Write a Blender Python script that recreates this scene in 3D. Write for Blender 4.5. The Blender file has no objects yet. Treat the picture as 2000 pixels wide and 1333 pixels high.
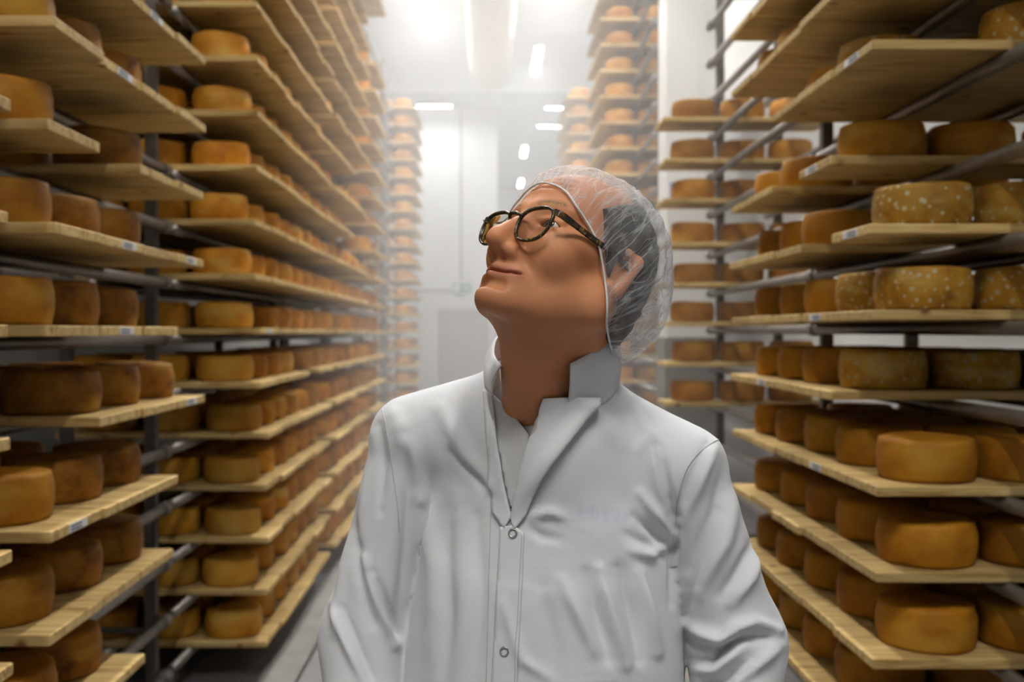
import bpy, bmesh, math, random
import numpy as np
from mathutils import Vector, Matrix, Euler

sc = bpy.context.scene
COL = sc.collection
EYE = 1.6                      # camera height above the floor

# ---------------------------------------------------------------- camera, light, exposure
cam_data = bpy.data.cameras.new('camera')
cam = bpy.data.objects.new('camera', cam_data)
COL.objects.link(cam)
cam.location = (0, 0, EYE)
cam.rotation_euler = (math.pi / 2, 0, 0)
cam_data.sensor_width = 36.0
cam_data.lens = 36.0
cam_data.shift_x = 45.0 / 2000.0
cam_data.shift_y = -18.5 / 2000.0
cam_data.clip_start = 0.05
cam_data.dof.use_dof = True
cam_data.dof.focus_distance = 1.19
cam_data.dof.aperture_fstop = 5.0
sc.camera = cam

world = bpy.data.worlds.new('world')
sc.world = world
world.use_nodes = True
world.node_tree.nodes['Background'].inputs[0].default_value = (0.8, 0.85, 0.9, 1)
world.node_tree.nodes['Background'].inputs[1].default_value = 0.02

sc.view_settings.view_transform = 'Standard'
sc.view_settings.look = 'None'
sc.view_settings.gamma = 1.0
sc.view_settings.use_curve_mapping = False
sc.view_settings.exposure = 0.0
sc.cycles.max_bounces = 7
sc.cycles.diffuse_bounces = 2
sc.cycles.glossy_bounces = 2
sc.cycles.transmission_bounces = 3
sc.cycles.transparent_max_bounces = 10
sc.cycles.volume_bounces = 1
sc.cycles.use_denoising = True
sc.cycles.adaptive_threshold = 0.03
sc.cycles.sample_clamp_indirect = 6.0
sc.cycles.caustics_reflective = False
sc.cycles.caustics_refractive = False

LAMP_OVER = 95.0               # radiance of the pair of tubes just past the man
LAMP_NEAR = 215.0               # radiance of the tubes over the near aisle
LAMP_FILL = 215.0               # radiance of unseen tubes added to fill the middle racks with light
LAMP_END = 250.0               # radiance of the cross tube at the end wall
LAMP_FAR = 90.0                # radiance of the tubes over the far aisle
HAZE = 0.050                   # scatter per metre

rng = random.Random(7)
nrng = np.random.default_rng(11)


def at(px, py, Y):
    """Point at depth Y down the aisle that the photograph shows at pixel px, py."""
    return Vector(((px - 955.0) * Y / 2000.0, Y, EYE + (648.0 - py) * Y / 2000.0))


# ---------------------------------------------------------------- materials
def new_mat(name):
    m = bpy.data.materials.new(name)
    m.use_nodes = True
    nt = m.node_tree
    for n in list(nt.nodes):
        nt.nodes.remove(n)
    out = nt.nodes.new('ShaderNodeOutputMaterial')
    return m, nt, out


def nd(nt, kind, **kw):
    n = nt.nodes.new(kind)
    for k, v in kw.items():
        if k in n.inputs:
            n.inputs[k].default_value = v
        else:
            setattr(n, k, v)
    return n


def lk(nt, a, ao, b, bi):
    nt.links.new(a.outputs[ao], b.inputs[bi])


def ramp(nt, stops):
    r = nt.nodes.new('ShaderNodeValToRGB')
    el = r.color_ramp.elements
    while len(el) < len(stops):
        el.new(0.5)
    for e, (p, c) in zip(el, stops):
        e.position = p
        e.color = (*c, 1) if len(c) == 3 else c
    return r


def object_coords(nt, scale=(1, 1, 1), random_shift=True):
    tc = nd(nt, 'ShaderNodeTexCoord')
    mp = nd(nt, 'ShaderNodeMapping')
    mp.inputs['Scale'].default_value = scale
    lk(nt, tc, 'Object', mp, 'Vector')
    if random_shift:
        oi = nd(nt, 'ShaderNodeObjectInfo')
        mu = nd(nt, 'ShaderNodeMath', operation='MULTIPLY')
        mu.inputs[1].default_value = 37.0
        lk(nt, oi, 'Random', mu, 0)
        cx = nd(nt, 'ShaderNodeCombineXYZ')
        for i in range(3):
            lk(nt, mu, 0, cx, i)
        lk(nt, cx, 0, mp, 'Location')
        return mp, oi
    return mp, None


def simple(name, col, rough=0.6, metal=0.0, noise=0.0, nscale=8.0, bump=0.0, spec=0.4):
    m, nt, out = new_mat(name)
    b = nd(nt, 'ShaderNodeBsdfPrincipled', Roughness=rough, Metallic=metal)
    b.inputs['Specular IOR Level'].default_value = spec
    b.inputs['Base Color'].default_value = (*col, 1)
    lk(nt, b, 0, out, 0)
    if noise or bump:
        mp, _ = object_coords(nt, random_shift=False)
        n = nd(nt, 'ShaderNodeTexNoise', Scale=nscale, Detail=5.0)
        lk(nt, mp, 0, n, 'Vector')
        if noise:
            lo = tuple(max(0, c * (1 - noise)) for c in col)
            hi = tuple(min(1, c * (1 + noise)) for c in col)
            r = ramp(nt, [(0.3, lo), (0.7, hi)])
            lk(nt, n, 'Fac', r, 0)
            lk(nt, r, 0, b, 'Base Color')
        if bump:
            bp = nd(nt, 'ShaderNodeBump', Strength=bump, Distance=0.01)
            lk(nt, n, 'Fac', bp, 'Height')
            lk(nt, bp, 0, b, 'Normal')
    return m


def cheese_mat(name, dark, mid, light, pale, blotch=9.0, pale_amt=0.62, specks=0.0, bump=0.35):
    m, nt, out = new_mat(name)
    mp, oi = object_coords(nt)
    n1 = nd(nt, 'ShaderNodeTexNoise', Scale=blotch, Detail=6.0, Roughness=0.62)
    lk(nt, mp, 0, n1, 'Vector')
    r1 = ramp(nt, [(0.28, dark), (0.48, mid), (0.70, light)])
    lk(nt, n1, 'Fac', r1, 0)
    n2 = nd(nt, 'ShaderNodeTexNoise', Scale=blotch * 0.55, Detail=3.0)
    mp2 = nd(nt, 'ShaderNodeMapping')
    mp2.inputs['Location'].default_value = (4.1, 2.2, 7.7)
    mp2.inputs['Scale'].default_value = (1, 1, 2.2)
    lk(nt, mp, 0, mp2, 0)
    lk(nt, mp2, 0, n2, 'Vector')
    r2 = ramp(nt, [(pale_amt - 0.08, (0, 0, 0)), (pale_amt + 0.14, (1, 1, 1))])
    lk(nt, n2, 'Fac', r2, 0)
    mx = nd(nt, 'ShaderNodeMix', data_type='RGBA')
    lk(nt, r2, 0, mx, 0)
    lk(nt, r1, 0, mx, 6)
    mx.inputs[7].default_value = (*pale, 1)
    hs = nd(nt, 'ShaderNodeHueSaturation')
    mr = nd(nt, 'ShaderNodeMapRange')
    mr.inputs['To Min'].default_value = 0.72
    mr.inputs['To Max'].default_value = 1.18
    lk(nt, oi, 'Random', mr, 0)
    lk(nt, mr, 0, hs, 'Value')
    lk(nt, mx, 2, hs, 'Color')
    last = hs
    lo = 0
    n3 = nd(nt, 'ShaderNodeTexNoise', Scale=70.0, Detail=4.0)
    lk(nt, mp, 0, n3, 'Vector')
    if specks:
        v = nd(nt, 'ShaderNodeTexVoronoi', Scale=44.0)
        lk(nt, mp, 0, v, 'Vector')
        n4 = nd(nt, 'ShaderNodeTexNoise', Scale=12.0, Detail=4.0)
        lk(nt, mp, 0, n4, 'Vector')
        ad = nd(nt, 'ShaderNodeMath', operation='SUBTRACT')
        lk(nt, v, 'Distance', ad, 0)
        ml = nd(nt, 'ShaderNodeMath', operation='MULTIPLY')
        ml.inputs[1].default_value = specks
        lk(nt, n4, 'Fac', ml, 0)
        lk(nt, ml, 0, ad, 1)
        r3 = ramp(nt, [(0.02, (1, 1, 1)), (0.07, (0, 0, 0))])
        lk(nt, ad, 0, r3, 0)
        mx2 = nd(nt, 'ShaderNodeMix', data_type='RGBA')
        lk(nt, r3, 0, mx2, 0)
        lk(nt, hs, 0, mx2, 6)
        mx2.inputs[7].default_value = (0.48, 0.41, 0.25, 1)
        last, lo = mx2, 2
    b = nd(nt, 'ShaderNodeBsdfPrincipled', Roughness=0.62)
    b.inputs['Specular IOR Level'].default_value = 0.3
    lk(nt, last, lo, b, 'Base Color')
    bp = nd(nt, 'ShaderNodeBump', Strength=bump, Distance=0.004)
    lk(nt, n3, 'Fac', bp, 'Height')
    lk(nt, bp, 0, b, 'Normal')
    lk(nt, b, 0, out, 0)
    return m


def pine_mat():
    m, nt, out = new_mat('pine wood')
    mp, oi = object_coords(nt, scale=(1.6, 16.0, 16.0))
    n1 = nd(nt, 'ShaderNodeTexNoise', Scale=2.6, Detail=5.0, Distortion=0.8)
    lk(nt, mp, 0, n1, 'Vector')
    r1 = ramp(nt, [(0.30, (0.38, 0.225, 0.068)), (0.50, (0.66, 0.46, 0.18)), (0.72, (0.76, 0.57, 0.26))])
    lk(nt, n1, 'Fac', r1, 0)
    mp2, _ = object_coords(nt, scale=(7, 7, 7))
    v = nd(nt, 'ShaderNodeTexVoronoi', Scale=0.9)
    lk(nt, mp2, 0, v, 'Vector')
    r2 = ramp(nt, [(0.05, (1, 1, 1)), (0.13, (0, 0, 0))])
    lk(nt, v, 'Distance', r2, 0)
    mx = nd(nt, 'ShaderNodeMix', data_type='RGBA')
    lk(nt, r2, 0, mx, 0)
    lk(nt, r1, 0, mx, 6)
    mx.inputs[7].default_value = (0.24, 0.11, 0.035, 1)
    hs = nd(nt, 'ShaderNodeHueSaturation')
    mr = nd(nt, 'ShaderNodeMapRange')
    mr.inputs['To Min'].default_value = 0.78
    mr.inputs['To Max'].default_value = 1.08
    lk(nt, oi, 'Random', mr, 0)
    lk(nt, mr, 0, hs, 'Value')
    lk(nt, mx, 2, hs, 'Color')
    b = nd(nt, 'ShaderNodeBsdfPrincipled', Roughness=0.68)
    b.inputs['Specular IOR Level'].default_value = 0.25
    lk(nt, hs, 0, b, 'Base Color')
    bp = nd(nt, 'ShaderNodeBump', Strength=0.12, Distance=0.003)
    lk(nt, n1, 'Fac', bp, 'Height')
    lk(nt, bp, 0, b, 'Normal')
    lk(nt, b, 0, out, 0)
    return m


def emit_mat(name, col, strength):
    m, nt, out = new_mat(name)
    e = nd(nt, 'ShaderNodeEmission', Strength=strength)
    e.inputs[0].default_value = (*col, 1)
    lk(nt, e, 0, out, 0)
    return m


M = {}
M['pine'] = pine_mat()
M['cheese_gold'] = cheese_mat('golden cheese rind', (0.42, 0.128, 0.006), (0.61, 0.245, 0.015), (0.73, 0.355, 0.036), (0.77, 0.48, 0.11))
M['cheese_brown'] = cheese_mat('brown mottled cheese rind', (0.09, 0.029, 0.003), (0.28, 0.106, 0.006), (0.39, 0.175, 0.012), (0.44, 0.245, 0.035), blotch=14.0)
M['cheese_amber'] = cheese_mat('amber cheese rind', (0.26, 0.090, 0.004), (0.40, 0.160, 0.006), (0.51, 0.240, 0.014), (0.54, 0.31, 0.04), blotch=7.0)
M['cheese_pale'] = cheese_mat('pale yellow cheese rind', (0.44, 0.165, 0.010), (0.58, 0.275, 0.024), (0.65, 0.36, 0.05), (0.68, 0.45, 0.11), blotch=6.0)
M['cheese_mould'] = cheese_mat('cheese rind speckled with white mould', (0.20, 0.085, 0.007), (0.38, 0.185, 0.015), (0.47, 0.27, 0.035), (0.52, 0.37, 0.11), blotch=12.0, specks=0.40, bump=0.7)
M['steel'] = simple('galvanised steel', (0.27, 0.25, 0.23), rough=0.42, metal=0.75, noise=0.15, nscale=30)
M['steel_dark'] = simple('dull steel post', (0.13, 0.115, 0.10), rough=0.5, metal=0.5, noise=0.2, nscale=20)
M['wall'] = simple('white wall panel', (0.80, 0.80, 0.78), rough=0.38, noise=0.02, nscale=2)
M['ceiling'] = simple('pale ceiling panel', (0.74, 0.76, 0.77), rough=0.45)
M['grey_wall'] = simple('grey wall', (0.42, 0.45, 0.47), rough=0.4)
M['floor'] = simple('sealed concrete floor', (0.22, 0.212, 0.22), rough=0.32, noise=0.12, nscale=3)
M['plinth'] = simple('concrete kerb', (0.20, 0.19, 0.175), rough=0.7, noise=0.15, nscale=6, bump=0.2)
M['door'] = simple('grey sliding door', (0.40, 0.385, 0.36), rough=0.45)
M['white_frame'] = simple('white door frame', (0.78, 0.77, 0.74), rough=0.4)
M['sign'] = simple('green sign', (0.07, 0.42, 0.30), rough=0.4)
M['sign_white'] = simple('white sign print', (0.8, 0.85, 0.83), rough=0.4)
M['duct'] = simple('white fabric duct', (0.80, 0.76, 0.73), rough=0.8, noise=0.03, nscale=4)
M['paper'] = simple('white paper', (0.80, 0.80, 0.80), rough=0.7)
M['ink'] = simple('printed ink', (0.10, 0.11, 0.14), rough=0.7)
M['ink_blue'] = simple('blue print', (0.06, 0.12, 0.50), rough=0.7)
M['lamp_body'] = simple('white lamp housing', (0.8, 0.8, 0.8), rough=0.4)
M['tube_near'] = emit_mat('near lamp light', (1.0, 0.965, 0.90), LAMP_NEAR)
M['tube_over'] = emit_mat('lamp light over the man', (1.0, 0.98, 0.94), LAMP_OVER)
M['tube_mid'] = emit_mat('added fill lamp light', (1.0, 0.985, 0.95), LAMP_FILL)
M['tube_end'] = emit_mat('end wall lamp light', (0.97, 0.99, 1.0), LAMP_END)
M['tube_far'] = emit_mat('far lamp light', (0.96, 0.985, 1.0), LAMP_FAR)
M['black_rubber'] = simple('black rubber', (0.02, 0.02, 0.02), rough=0.6)


# ---------------------------------------------------------------- mesh helpers
def mesh_from(name, verts, faces, mats, smooth=False, face_mats=None):
    me = bpy.data.meshes.new(name)
    if isinstance(verts, np.ndarray):
        verts = verts.tolist()
    if isinstance(faces, np.ndarray):
        faces = faces.tolist()
    me.from_pydata(verts, [], faces)
    for m in (mats if isinstance(mats, (list, tuple)) else [mats]):
        me.materials.append(m)
    if face_mats is not None:
        me.polygons.foreach_set('material_index', face_mats)
    if smooth:
        me.polygons.foreach_set('use_smooth', [True] * len(me.polygons))
    me.update()
    return me


def link(name, me, parent=None, loc=None, rot=None):
    o = bpy.data.objects.new(name, me)
    COL.objects.link(o)
    if parent is not None:
        o.parent = parent
    if loc is not None:
        o.location = loc
    if rot is not None:
        o.rotation_euler = rot
    return o


def tag(o, label=None, cat=None, group=None, kind=None):
    if label: o['label'] = label
    if cat: o['category'] = cat
    if group: o['group'] = group
    if kind: o['kind'] = kind
    return o


def thing(name, loc, label, cat, group=None, rot=None):
    o = link(name, None, None, loc, rot)
    o.empty_display_size = 0.05
    return tag(o, label, cat, group)


def box_data(x0, x1, y0, y1, z0, z1):
    v = [(x0, y0, z0), (x1, y0, z0), (x1, y1, z0), (x0, y1, z0), (x0, y0, z1), (x1, y0, z1), (x1, y1, z1), (x0, y1, z1)]
    f = [(0, 3, 2, 1), (4, 5, 6, 7), (0, 1, 5, 4), (1, 2, 6, 5), (2, 3, 7, 6), (3, 0, 4, 7)]
    return v, f


def box_mesh(name, x0, x1, y0, y1, z0, z1, mat, bevel=0.0, segs=1):
    v, f = box_data(x0, x1, y0, y1, z0, z1)
    me = mesh_from(name, v, f, mat)
    if bevel:
        bm = bmesh.new()
        bm.from_mesh(me)
        bmesh.ops.bevel(bm, geom=bm.edges[:], offset=bevel, segments=segs, profile=0.5, affect='EDGES')
        bm.to_mesh(me)
        bm.free()
    return me


def box(name, x0, x1, y0, y1, z0, z1, mat, parent=None, bevel=0.0):
    """A box object whose origin is the middle of its base."""
    cx, cy = (x0 + x1) / 2, (y0 + y1) / 2
    me = box_mesh(name, x0 - cx, x1 - cx, y0 - cy, y1 - cy, 0, z1 - z0, mat, bevel)
    o = link(name, me, None, (cx, cy, z0))
    if parent is not None:
        o.parent = parent
        o.location = Vector((cx, cy, z0)) - parent.location
    return o


def structure(name, *a, **k):
    o = box(name, *a, **k)
    o['kind'] = 'structure'
    return o


def tube_data(pts, r, n=10, cap=True, radii=None):
    pts = [Vector(p) for p in pts]
    V, F = [], []
    up = Vector((0, 0, 1))
    prev = None
    for i, p in enumerate(pts):
        t = (pts[min(i + 1, len(pts) - 1)] - pts[max(i - 1, 0)]).normalized()
        if prev is None:
            a = t.cross(up if abs(t.z) < 0.9 else Vector((1, 0, 0))).normalized()
        else:
            a = (prev - t * prev.dot(t)).normalized()
        prev = a
        b = t.cross(a)
        rr = radii[i] if radii else r
        for j in range(n):
            th = 2 * math.pi * j / n
            V.append(p + (a * math.cos(th) + b * math.sin(th)) * rr)
    for i in range(len(pts) - 1):
        for j in range(n):
            k = (j + 1) % n
            F.append((i * n + j, i * n + k, (i + 1) * n + k, (i + 1) * n + j))
    if cap:
        F.append(tuple(range(n - 1, -1, -1)))
        F.append(tuple((len(pts) - 1) * n + j for j in range(n)))
    return [tuple(v) for v in V], F


def lathe_data(profile, n=28):
    V, F = [], []
    for r, z in profile:
        for j in range(n):
            th = 2 * math.pi * j / n
            V.append((r * math.cos(th), r * math.sin(th), z))
    m = len(profile)
    for i in range(m - 1):
        for j in range(n):
            k = (j + 1) % n
            F.append((i * n + j, i * n + k, (i + 1) * n + k, (i + 1) * n + j))
    F.append(tuple(range(n - 1, -1, -1)))
    F.append(tuple((m - 1) * n + j for j in range(n)))
    return V, F


# ---------------------------------------------------------------- the hall
CZ = EYE + 5.0
structure('floor', -2.7, 2.9, -12.0, 37.0, -0.10, 0.0, M['floor'])
structure('wall_left', -2.62, -2.5, -12.0, 23.1, 0.0, CZ, M['wall'])
structure('wall_right', 2.5, 2.62, -12.0, 37.0, 0.0, CZ, M['wall'])
structure('wall_back', -2.62, 2.62, -12.1, -12.0, 0.0, CZ, M['wall'])
wend = structure('wall_end', -2.5, 0.195, 23.0, 23.12, 0.0, CZ, M['wall'])
structure('wall_recess_side', 0.075, 0.195, 23.12, 36.0, 0.0, CZ, M['grey_wall'])
structure('wall_recess_end', 0.075, 2.5, 36.0, 36.1, 0.0, CZ, M['grey_wall'])
structure('ceiling', -2.62, 2.62, -12.0, 21.4, CZ, CZ + 0.1, M['ceiling'])
structure('ceiling_recess', -2.62, 2.62, 21.4, 37.0, CZ, CZ + 0.1, M['grey_wall'])
# raised panel joints of ceiling and end wall
for i, y in enumerate((4.0, 8.0, 12.0, 15.9, 17.2, 19.3)):
    structure('trim_%d' % (i + 1), -2.5, 2.5, y - 0.03, y + 0.03, CZ - 0.012, CZ - 0.0005, M['ceiling'])
structure('trim_7', -0.645, -0.61, 22.955, 22.9995, 2.75, CZ - 0.02, M['plinth'])
structure('trim_8', -2.4, -0.86, 22.96, 22.9995, 2.50, 2.535, M['plinth'])
# kerbs under the racks
structure('trim_9', -1.02, -0.87, -6.5, 22.0, 0.0005, 0.035, M['plinth'])
structure('trim_10', 0.87, 1.02, -6.5, 22.0, 0.0005, 0.035, M['plinth'])
# sliding door in the end wall
door = link('door_1', None, None, (-0.575, 22.95, 0.0))
door['kind'] = 'structure'
box('door_leaf', -1.15, 0.0, 22.955, 22.985, 0.01, 2.10, M['door'], door)
box('door_frame', -1.30, -1.155, 22.93, 22.995, 0.005, 2.30, M['white_frame'], door)
box('door_frame', 0.005, 0.13, 22.93, 22.995, 0.005, 2.30, M['white_frame'], door)
box('door_head', -1.155, 0.005, 22.93, 22.995, 2.105, 2.30, M['white_frame'], door)
box('door_handle', -1.10, -1.07, 22.915, 22.954, 0.95, 1.15, M['steel'], door)

# exit sign over the door
sg = thing('exit_sign', (-0.61, 22.93, 2.47), 'green and white running man exit sign above the grey door', 'sign')
box('sign_plate', -0.82, -0.40, 22.90, 22.95, 2.47, 2.68, M['sign'], sg)
def sign_print(name, pts):
    v = [(x, 0, z) for x, z in pts] + [(x, 0.004, z) for x, z in pts]
    n = len(pts)
    f = [tuple(range(n)), tuple(range(2 * n - 1, n - 1, -1))] + [(i, i + n, (i + 1) % n + n, (i + 1) % n) for i in range(n)]
    link(name, mesh_from(name, v, f, M['sign_white']), sg, (0, -0.035, 0.105))
sign_print('door_symbol', [(-0.17, -0.075), (-0.05, -0.075), (-0.05, 0.075), (-0.17, 0.075)])
sign_print('arrow', [(0.04, -0.02), (0.11, -0.02), (0.11, -0.055), (0.17, 0.0), (0.11, 0.055), (0.11, 0.02), (0.04, 0.02)])

# round fabric air duct hung along the aisle
prof = []
V, F = tube_data([(0.02, y, CZ - 0.72) for y in (-6.5, 3, 8, 12, 16.6, 16.9, 17.0)], 0.33, 32, True, [0.33] * 5 + [0.32, 0.30])
tag(link('air_duct', mesh_from('air_duct', [(x - 0.02, y - 17.0, z - (CZ - 1.05)) for x, y, z in V], F, M['duct'], True), None, (0.02, 17.0, CZ - 1.05)),
    'long round white fabric air duct hanging under the ceiling', 'duct')
duct = bpy.data.objects['air_duct']
for y in (1.0, 6.0, 11.0, 15.5):
    V, F = tube_data([(0, 0, 0), (0, 0, 0.42)], 0.006, 6)
    link('hanger', mesh_from('hanger', V, F, M['steel']), duct, (0, y - 17.0, 0.64))

# white building column between the bays on the man's left, with a notice
cl = link('column_1', None, None, (1.385, 7.17, 0))
cl['kind'] = 'structure'
box('column_shaft', 1.215, 1.555, 7.0, 7.34, EYE - 0.04, CZ - 0.001, M['wall'], cl)
box('column_base', 1.20, 1.57, 6.985, 7.355, 0.0, EYE - 0.04, M['plinth'], cl)
nt_ = thing('paper_notice', (1.262, 6.996, 2.52), 'white paper notice with blue print taped to the white column', 'notice')
box('sheet', 1.228, 1.300, 6.9935, 6.9985, 2.50, 2.63, M['paper'], nt_)
for i in range(4):
    box('print_line', 1.236, 1.292 - 0.012 * (i % 2), 6.991, 6.993, 2.52 + 0.026 * i, 2.537 + 0.026 * i, M['ink_blue'], nt_)


def lamp(x, y, along, length, near, label, group, drop=0.13):
    t = thing('ceiling_lamp', (x, y, CZ - drop), label, 'lamp', group)
    hx, hy = (0.075, length / 2) if along else (length / 2, 0.075)
    link('housing', box_mesh('housing', -hx, hx, -hy, hy, 0.0, 0.06, M['lamp_body'], 0.008), t)
    for s in (-1, 1):
        if along:
            rim = box_mesh('housing_lip', s * 0.067 - 0.008, s * 0.067 + 0.008, -hy, hy, -0.030, -0.0005, M['lamp_body'])
        else:
            rim = box_mesh('housing_lip', -hx, hx, s * 0.067 - 0.008, s * 0.067 + 0.008, -0.030, -0.0005, M['lamp_body'])
        link('housing_lip', rim, t)
    ix, iy = (0.055, length / 2 - 0.02) if along else (length / 2 - 0.02, 0.055)
    link('light_tube', box_mesh('light_tube', -ix, ix, -iy, iy, -0.012, -0.001, M['tube_' + near], 0.005, 2), t)
    for s in (-1, 1):
        p = (0, s * (length / 2 - 0.2)) if along else (s * (length / 2 - 0.2), 0)
        V, F = tube_data([(0, 0, 0.06), (0, 0, drop)], 0.008, 6)
        link('stem', mesh_from('stem', V, F, M['steel']), t, (p[0], p[1], 0))
    return t


G = 'ceiling lamps along the aisle'
ORD_ = ('first', 'second', 'third', 'fourth', 'fifth', 'sixth')
for i, y in enumerate((-1.5, 3.6, 6.2, 8.8, 11.2, 13.4)):  # pairs out of view; the middle ones added to light the far racks
    for s in (-1, 1):
        lamp(0.88 * s, y, True, 1.6, ('near', 'over')[i] if i < 2 else 'mid', "%s unseen tube lamp along the ceiling on the man's %s" % (ORD_[i], 'left' if s > 0 else 'right'), G)
lamp(-0.89, 15.4, True, 1.8, 'far', "bright tube lamp over the aisle at the man's right, beside the duct", G)
lamp(0.86, 18.4, True, 1.8, 'far', "bright tube lamp over the aisle at the man's left, beyond the duct end", G)
lamp(-1.18, 22.0, False, 0.75, 'end', 'crosswise tube lamp under the ceiling above the exit sign', G)
lamp(1.62, 22.2, False, 0.8, 'far', 'crosswise tube lamp at the start of the grey recess ceiling', G)
lamp(1.55, 24.2, False, 0.8, 'far', 'second crosswise tube lamp inside the grey recess', G)
lamp(0.95, 27.7, True, 1.5, 'far', 'lengthwise tube lamp inside the grey recess, nearer the aisle', G)
lamp(1.04, 33.6, True, 1.5, 'far', 'lengthwise tube lamp deepest inside the grey recess', G)

# ---------------------------------------------------------------- racks, boards and cheese wheels
BL, BW, BT = 0.96, 0.307, 0.026        # board length, width, thickness
PITCH = 0.315
WR, WH = 0.131, 0.120                  # wheel radius and height
WHEEL_X = (0.196, 0.480, 0.765)        # wheel centres from the aisle end of the board
EDGE = 1.0                             # aisle end of the boards, off the aisle axis
R_Z = {5: 1.20, 4: 0.965, 3: 0.735, 2: 0.487, 1: 0.255, 0: 0.03, -1: -0.20, -2: -0.43, -3: -0.655, -4: -0.88, -5: -1.105, -6: -1.33}


def zl(k):
    return EYE - 0.012 + 0.236 * k


def zr1(k):
    return EYE + R_Z.get(k, 0.03 + 0.233 * k)


def zr(k):
    return EYE + 0.005 + 0.233 * k


ORD = ['zeroth', 'first', 'second', 'third', 'fourth', 'fifth', 'sixth', 'seventh', 'eighth', 'ninth', 'tenth', 'eleventh', 'twelfth',
       'thirteenth', 'fourteenth', 'fifteenth', 'sixteenth', 'seventeenth', 'eighteenth', 'nineteenth', 'twentieth', 'twenty-first', 'twenty-second']
BAYN = {}

boards, wheels = [], []                # (bay, side, k, idx, y0, z)  /  (bay, side, k, idx, j, x, y, z, kind)


def put(bay, side, k, idx, y0, z, wheel_js, kind):
    if bay == 'L2' and idx == 1 and k <= 0:
        kind = 'cheese_pale'
    if bay == 'L1' and idx == 4:
        kind = 'cheese_amber'
    boards.append((bay, side, k, idx, y0, z))
    for j in wheel_js:
        jit = rng.uniform(-0.006, 0.006)
        wheels.append((bay, side, k, idx, j, side * (EDGE + WHEEL_X[j] + rng.uniform(-0.008, 0.008)), y0 + BW / 2 + jit, z + BT + 0.0006, kind))


# bay 1 at the man's right hand (image left)
L1 = {5: ((0, 1, 2, 3), (0, 1, 2)), 4: ((0, 1, 2, 3), (0, 1, 2)), 3: ((0, 1, 2, 3), (0, 1, 2)), 2: ((0, 2, 3), (0, 2)), 1: ((0, 1, 2, 3), (0, 1, 2)),
      0: ((0, 1, 2), (0, 1, 2)), -1: ((1, 2, 3), (1, 2, 3)), -2: ((0, 1, 2), (0, 1, 2)), -3: ((0, 1, 2), (0, 1, 2)), -4: ((0, 1), (0, 1))}
for k, (bs, ws) in L1.items():
    for i in bs:
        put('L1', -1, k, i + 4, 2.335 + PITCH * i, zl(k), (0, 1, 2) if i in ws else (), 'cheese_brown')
for k in (3, 2, 1, 0, -1, -2, -3):
    for i in (0, 1, 2):
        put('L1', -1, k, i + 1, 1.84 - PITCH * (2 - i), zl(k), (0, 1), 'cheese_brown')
# bay 2
for k in range(-6, 12):
    start = 4.42 if k >= 1 else (4.46 if k >= -1 else 4.62)
    nA, gapB = (7, 0.10) if k >= -1 else (6, 0.22)
    for i in range(nA):
        if k > 9 and i < 3:
            continue
        if k == -1 and i == 4:
            continue
        has = not (k >= 6 and rng.random() < 0.25)
        if k == 0 and i == 1:
            has = False
        put('L2', -1, k, i + 1, start + PITCH * i, zl(k), (0, 1, 2) if i < 2 else (0, 1), 'cheese_gold') if has else put('L2', -1, k, i + 1, start + PITCH * i, zl(k), (), 'cheese_gold')
    endB = (13 if k not in (3, 5) else 10) if k >= -1 else 12
    for i in range(nA, endB):
        has = rng.random() < (0.95 if k < 5 else 0.6)
        put('L2', -1, k, i + 1, start + PITCH * i + gapB, zl(k), (0, 1) if has else (), 'cheese_gold')
# bay 3: short run of boards, then bare rails
for k in range(-6, 15):
    if k in (11, 12):
        continue
    for i in range(3):
        put('L3', -1, k, i + 1, 9.0 + PITCH * i, zl(k), (0, 1), 'cheese_gold')
# bay 4
for k in range(-6, 14):
    for i in range(5):
        put('L4', -1, k, i + 1, 14.0 + PITCH * i, zl(k), (0, 1, 2) if i == 0 else (0,), 'cheese_gold')

# bay 1 at the man's left hand (image right)
R1 = {5: ((0, 1, 2, 3, 4), (0, 1, 3)), 4: ((0, 1, 2, 3, 4), (1, 3, 4)), 3: ((0, 1, 2), (0, 1, 2)), 2: ((1, 3, 4), (1, 3, 4)), 1: ((0, 2, 3, 4), (0, 2, 3, 4)),
      0: ((0, 1, 2, 3, 4), (0, 1, 2, 3, 4)), -1: ((1, 2, 3, 4), (1, 2, 3, 4)), -2: ((0, 1, 2, 3, 4), (0, 1, 2, 3, 4)),
      -3: ((0, 1, 2, 3, 4), (0, 1, 2, 3, 4)), -4: ((0, 1, 2, 3, 4), (0, 1, 2, 3, 4)), -5: ((0, 1, 2, 3, 4), (1, 2, 3, 4))}
for k, (bs, ws) in R1.items():
    for i in bs:
        kind = 'cheese_mould' if k in (0, 1, 3) and i < 2 or (k == -1 and i == 1) else 'cheese_amber'
        put('R1', 1, k, i + 1, 2.665 + PITCH * i, zr1(k), ((1, 2) if (k, i) == (3, 0) else (0, 1, 2)) if i in ws else (), kind)
# single boards at the far end of the same rails
for k in range(-2, 6):
    put('R2', 1, k, 1, 5.84, zr1(k), (0, 1, 2), 'cheese_amber')
for k in range(-6, 14):
    for i in range(4):
        put('R3', 1, k, i + 1, 9.2 + PITCH * i, zr(k), (0, 1, 2) if i == 0 else (0, 1), 'cheese_gold')
for k in range(-6, 14):
    for i in range(6):
        put('R4', 1, k, i + 1, 13.3 + PITCH * i, zr(k), (0, 1, 2) if i == 0 else (0,), 'cheese_gold')

BAYN = {'L1': "first bay at man's right", 'L2': "second bay at man's right", 'L3': "third bay at man's right", 'L4': "fourth bay at man's right",
        'R1': "first bay at man's left", 'R2': "far end, first bay at man's left", 'R3': "second bay at man's left", 'R4': "third bay at man's left"}


def project(x, y, z):
    return 955 + 2000 * x / y, 648 - 2000 * (z - EYE) / y


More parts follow.
